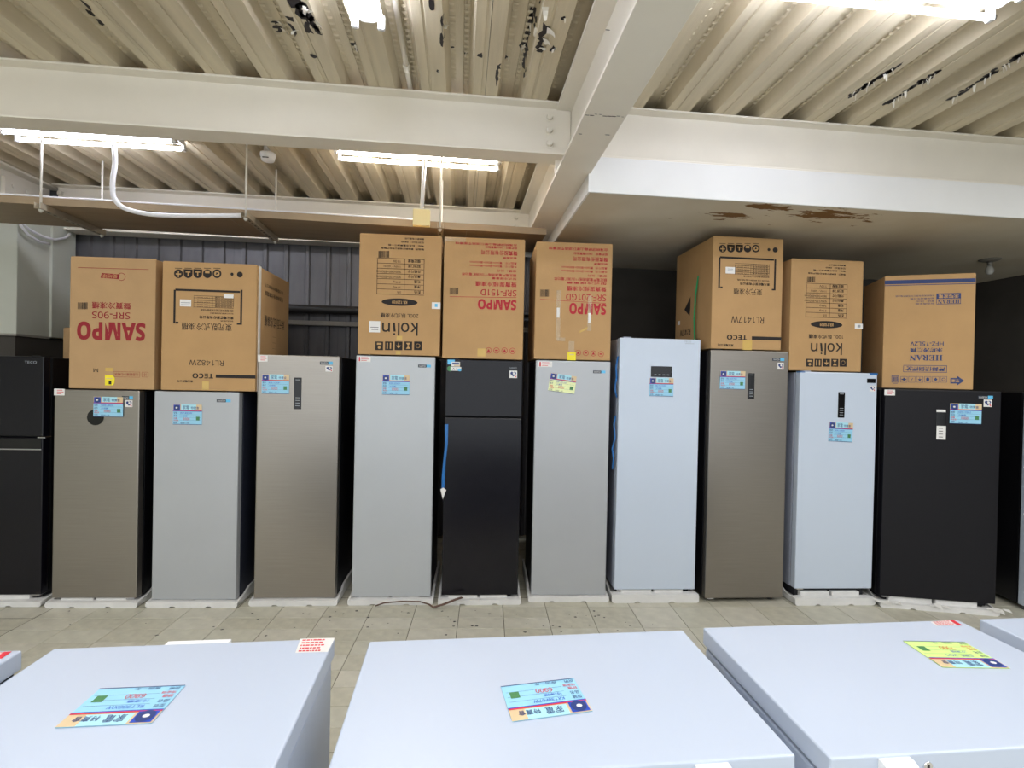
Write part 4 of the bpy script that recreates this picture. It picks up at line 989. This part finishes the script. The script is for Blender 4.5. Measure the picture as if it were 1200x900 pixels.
for i in range(4):
    (xa, za), (xb, zb_) = pr_[i], pr_[i+1]; mb.poly([(xa, .21, za), (xa, .235, za), (xb, .235, zb_), (xb, .21, zb_)])
mb.build('strap', M['strap_green'], t)['label'] = 'green plastic strap'
mb = MB(); yc, zc = .36, H*.42; r = .09
mb.poly([(-hw-.0012, yc-r*.2, zc+r*1.0), (-hw-.0012, yc+r, zc), (-hw-.0012, yc-r*.1, zc-r*.7), (-hw-.0012, yc-r*.2, zc)]); mb.build('print_mark', K, t)
side_text(t, 'RL1417W', -hw-.0012, .33, .52, H*.16, H*.22, K, -1, .02); side_text(t, 'TECO', -hw-.0012, .17, .30, H*.06, H*.11, K, -1, .03)
MB().box(-hw-.0012, -hw, .53, .57, H*.28, H*.32).build('sticker', M['sticker'], t)
# 7
t, P, hw, H, dp = carton('F10', 'carton with black upside down letters and a ruled table, on the white freezer', (926.7, 303), (1010.7, 307), (925.3, 433.4), (1010.3, 436), .50, 'card_orange', .05, (915, 290), 5.8, rot=-1)
kolin(P, 185, 440, [(325, 115), (305, 134), (220, 152), (185, 174)], (170, 247, 449, 478), 333, (203, 500, 418, 549), 'KR-110F09', '100L 臥式冷凍櫃', (190, 592, 425, 621), (203, 650, 416, 731), (172, 757, 447, 810), (178, 200, 232, 236))
P.build('lettering', t)
q = Print(P.f, -.0018, (915, 290), 5.8, False); q.bar((502, 518, 556, 553), M['sticker']).bar((520, 526, 540, 544), M['display_mark'], dy=.0004); q.build('sticker', t)
# 8
t, P, hw, H, dp = carton('F11', 'carton with navy blue upside down print and a blue band, on the wide black freezer', (1036.6, 324), (1143.6, 320.4), (1034, 455), (1141, 456), .42, 'card_orange', .02, (1020, 290), 5, rot=-23)
B_ = M['ink_blue']
P.quad([(84, 217), (617, 203), (617, 180), (84, 194)], B_).quad([(84, 226), (617, 213), (617, 209), (84, 222)], B_)
P.into('colour_band').into('emblem').frame((386, 268, 530, 332), 3, B_).bar((389, 271, 527, 300), B_).text('禾聯家電', (398, 274, 518, 297), M['ink_tan'], .02, dy=.0006).text('𝐇𝐄𝐑𝐀𝐍', (394, 304, 522, 328), B_, .02).into()
for k, (xa, y, s_) in enumerate(((145, 279, '禾聯碩股份有限公司桃園市龜山區'), (232, 294, '服務專線免付費'), (270, 310, '電話：0800'), (263, 324, '製造商禾聯'))): P.text(s_, (xa, y, 374, y+10), B_)
P.text('HFZ-15L2V', (232, 552, 428, 577), B_, .015).text('禾聯冷凍櫃', (232, 588, 421, 615), B_, .03).text('𝐇𝐄𝐑𝐀𝐍', (228, 629, 422, 663), B_, .03)
P.into('framed_notice').frame((192, 690, 448, 732), 3, B_).text('嚴禁傾倒擺放', (205, 698, 436, 725), B_, .02)
P.into('pictogram').frame((124, 751, 166, 791), 3, B_).barcode((130, 757, 160, 785), B_).bar((132, 796, 160, 798), B_)
for k in range(6):
    x = 176+k*46.5; P.into('pictogram').frame((x, 755, x+40, 791), 2, B_); cx, cy = x+20, 773
    if k == 0: P.bar((cx-14, cy-3, cx+14, cy+3), B_).bar((cx-4, cy-10, cx+4, cy+10), B_)
    elif k == 1: P.quad([(cx-8, cy+8), (cx-4, cy+8), (cx+8, cy-8), (cx+4, cy-8)], B_)
    elif k == 2: P.quad([(cx-12, cy-2), (cx, cy+10), (cx+12, cy-2)], B_).bar((cx-1.5, cy-12, cx+1.5, cy), B_)
    elif k == 3: P.disc(cx, cy, 10, 12, B_, 14)
    elif k == 4: P.quad([(cx-11, cy), (cx, cy+11), (cx+11, cy), (cx, cy-11)], B_)
    else: P.ring(cx, cy, 12, 4, B_, 14)
P.into('arrow').quad([(468, 797), (508, 797), (508, 765), (468, 765)], B_).quad([(508, 808), (550, 781), (508, 752)], B_).text('搬運', (474, 772, 522, 790), M['ink_tan'], .02, dy=.0006)
P.build('lettering', t)
# tan carton far behind the dial freezer
p = ony(73, 384, 4.45)
t = thing('carton', 'plain tan carton half hidden behind the left red lettered carton', 'box', (p.x+.28, 4.45, 0), math.radians(-2))
MB().box(-.28, .28, 0, .5, 0, p.z, .005).build('box_shell', M['card'], t); MB().box(-.27, .27, .004, .008, p.z-.002, p.z+.004).build('flap', M['card'], t)

# ------------------------------------------------------------------ brown cord on the floor
P_ = []
for (a, b, y, z) in ((440, 710, 3.54, None), (450, 706.5, 3.54, None), (470, 704.7, 3.54, None), (492, 705, 3.535, None), (502, 708, 3.51, None), (507, 711.5, 3.50, None), (519, 708, 3.505, None), (534, 702, 3.52, None), (541, 699.8, 3.53, None)):
    q = ony(a, b, y); q.z = max(q.z, .006); P_.append(q)
tag(MB().tube(P_, .005, 6).tube([p_+Vector((.01, -.006, 0)) for p_ in P_[3:]], .005, 6).build('power_cord', M['cord']), 'brown power cord trailing over the foam bases in the middle of the row', 'cord')

# ------------------------------------------------------------------ chest freezers in front
ZL = .85
def chest(label, x0, x1, y0, y1, rz=0, handle='front', lock=False, hx=None, hinge=None):
    cx, cy = (x0+x1)/2, (y0+y1)/2; hw, hd = (x1-x0)/2, (y1-y0)/2
    t = thing('chest_freezer', label, 'freezer', (cx, cy, 0), rz, 'chest freezers in front of the row')
    MB().box(-hw, hw, -hd, hd, ZL-.052, ZL, .006, 3).build('lid', M['chest_white'], t)
    MB().box(-hw+.012, hw-.012, -hd+.012, hd-.012, ZL-.062, ZL-.052).build('gasket', M['gasket'], t)
    MB().box(-hw+.006, hw-.006, -hd+.006, hd-.006, .05, ZL-.062, .008, 2).build('body', M['chest_white'], t)
    for sx in (-1, 1):
        for sy in (-1, 1): MB().cyl((sx*(hw-.07), sy*(hd-.07), 0), (sx*(hw-.07), sy*(hd-.07), .05), .022, 12).build('foot', M['foot'], t)
    MB().box(-hw+.12, -hw+.18, hd-.004, hd+.018, ZL-.12, ZL-.01, .003, 1).build('hinge', M['white_enamel'], t); MB().box(hw-.18, hw-.12, hd-.004, hd+.018, ZL-.12, ZL-.01, .003, 1).build('hinge', M['white_enamel'], t)
    if handle == 'front':
        h0 = 0 if hx is None else hx
        MB().prism([(-hd-.028, ZL-.075), (-hd-.034, ZL-.03), (-hd-.028, ZL-.014), (-hd-.012, ZL-.006), (-hd+.004, ZL-.006), (-hd+.004, ZL-.075)], 'x', h0-.035, h0+.035).build('handle', M['white_enamel'], t)
    else:
        MB().prism([(-.04, ZL-.05), (.05, ZL-.05), (.05, ZL-.016), (-.04, ZL-.016)], 'x', -hw-.02, -hw+.004).build('handle', M['white_enamel'], t)
    if lock is not False:
        MB().cyl((lock, -hd-.003, ZL-.028), (lock, -hd+.002, ZL-.028), .010, 14).build('lock', M['chrome'], t)
        MB().box(lock-.0025, lock+.0025, -hd-.0036, -hd, ZL-.032, ZL-.024).build('keyhole', M['dark_metal'], t)
    return t
c1 = chest('white chest freezer at lower left with a blue price card on its lid', -1.088, -.345, .955, 1.486, math.radians(.6))
c2 = chest('white chest freezer in the centre foreground, its blue card near the middle', -.243, .70, .955, 1.472, math.radians(.6), hx=ony(841, 898, .93).x-.2285)
c3 = chest('white chest freezer at lower right with a yellow green card on its lid', .768, 1.648, .945, 1.488, 0, hx=onz(1041, 890, .83).x-1.208, lock=ony(1087, 888, .945).x-1.208)
c4 = chest('white chest freezer cut off at the right border, handle on its left side', 1.729, 2.62, .95, 1.49, 0, handle='side')
c0_ = chest('white chest freezer cut off at the left border with a red sticker', -1.95, -1.166, .95, 1.478, 0)
# thin strip behind the first lid
a = onz(195, 753.5, ZL); b = onz(271, 750.5, ZL)
MB().box(a.x+.7165, b.x+.7165, .262, .285, ZL-.03, ZL-.001, .002, 1).build('hinge_cover', M['white_enamel'], c1)
def lid_sticker(parent, label, corners, ink=True, bar=None):
    # corners: image order tl, tr, br, bl on the lid plane
    inv = parent.matrix_basis.inverted()
    Q = [inv @ onz(x, y, ZL+.0005) for x, y in corners]
    for q in Q: q.z = ZL+.0006
    mb = MB(); mb.poly([Q[3], Q[2], Q[1], Q[0]], 0)
    def B(u, v, z):
        p = Q[0]*(1-u)*(1-v)+Q[1]*u*(1-v)+Q[2]*u*v+Q[3]*(1-u)*v; p.z = z; return p
    def R(u0, u1, v0, v1): mb.poly([B(u0, v1, ZL+.001), B(u1, v1, ZL+.001), B(u1, v0, ZL+.001), B(u0, v0, ZL+.001)], 1)
    if bar: R(*bar)
    rnd = random.Random(label)
    for k in range(5):
        v = .08+k*.19; u = .08
        while u < .7:
            d = rnd.uniform(.04, .12); R(u, min(u+d, .78), v, v+.09); u += d+.025
    o = mb.build('sticker', [M['sticker'], M['print_red']], parent); o['label'] = label; return o
lid_sticker(c1, 'white sticker with red print', [(352, 748.5), (392.5, 747.5), (384, 764), (346, 765)])
lid_sticker(c3, 'white sticker with red print and a red bar', [(1090, 728.5), (1117, 726.5), (1128, 733), (1097, 733.5)], bar=(.82, 1, 0, 1))
lid_sticker(c0_, 'white sticker with red print and a red bar', [(-22, 765), (14, 763.6), (2, 772), (-40, 775)], bar=(.75, 1, 0, 1))

def lid_card(label, corners, paper, mk, price):
    """card lying on a lid, upside down to the viewer: its print top is the near edge; corners tl,tr,br,bl in the picture"""
    Q = [onz(x, y, ZL+.001) for x, y in corners]
    c = sum(Q, Vector())/4; ex = ((Q[0]-Q[1])+(Q[3]-Q[2]))/2; ez = ((Q[3]-Q[0])+(Q[2]-Q[1]))/2   # print right runs to picture left, print up towards viewer
    W, Hh = ex.length, ez.length
    a, b = card_mesh(W, Hh, paper, mk, price)
    o = link('price_card', a); tag(o, label, 'price card', 'price cards on the chest freezer lids')
    x = ex.normalized(); zz = (ez-x*ez.dot(x)).normalized(); y = zz.cross(x)
    o.matrix_basis = Matrix(((x.x, y.x, zz.x, c.x), (x.y, y.y, zz.y, c.y), (x.z, y.z, zz.z, ZL+.0012), (0, 0, 0, 1)))
    link('writing', b, o)['kind'] = 'stuff'
    return o
lid_card('light blue price card lying on the lower left chest freezer', [(112, 808), (217, 803.5), (178, 848), (70, 853)], 'paper_blue', 'RL1988XW', '6900')
lid_card('light blue price card lying on the centre chest freezer', [(586, 805), (672, 795.5), (694.5, 833.5), (601, 846.5)], 'paper_blue', 'KR130F07W', '6900')
lid_card('yellow green price card lying on the lower right chest freezer', [(1059, 751), (1131, 753.5), (1183, 783), (1104, 783)], 'paper_green', 'SRF-201', '7900')
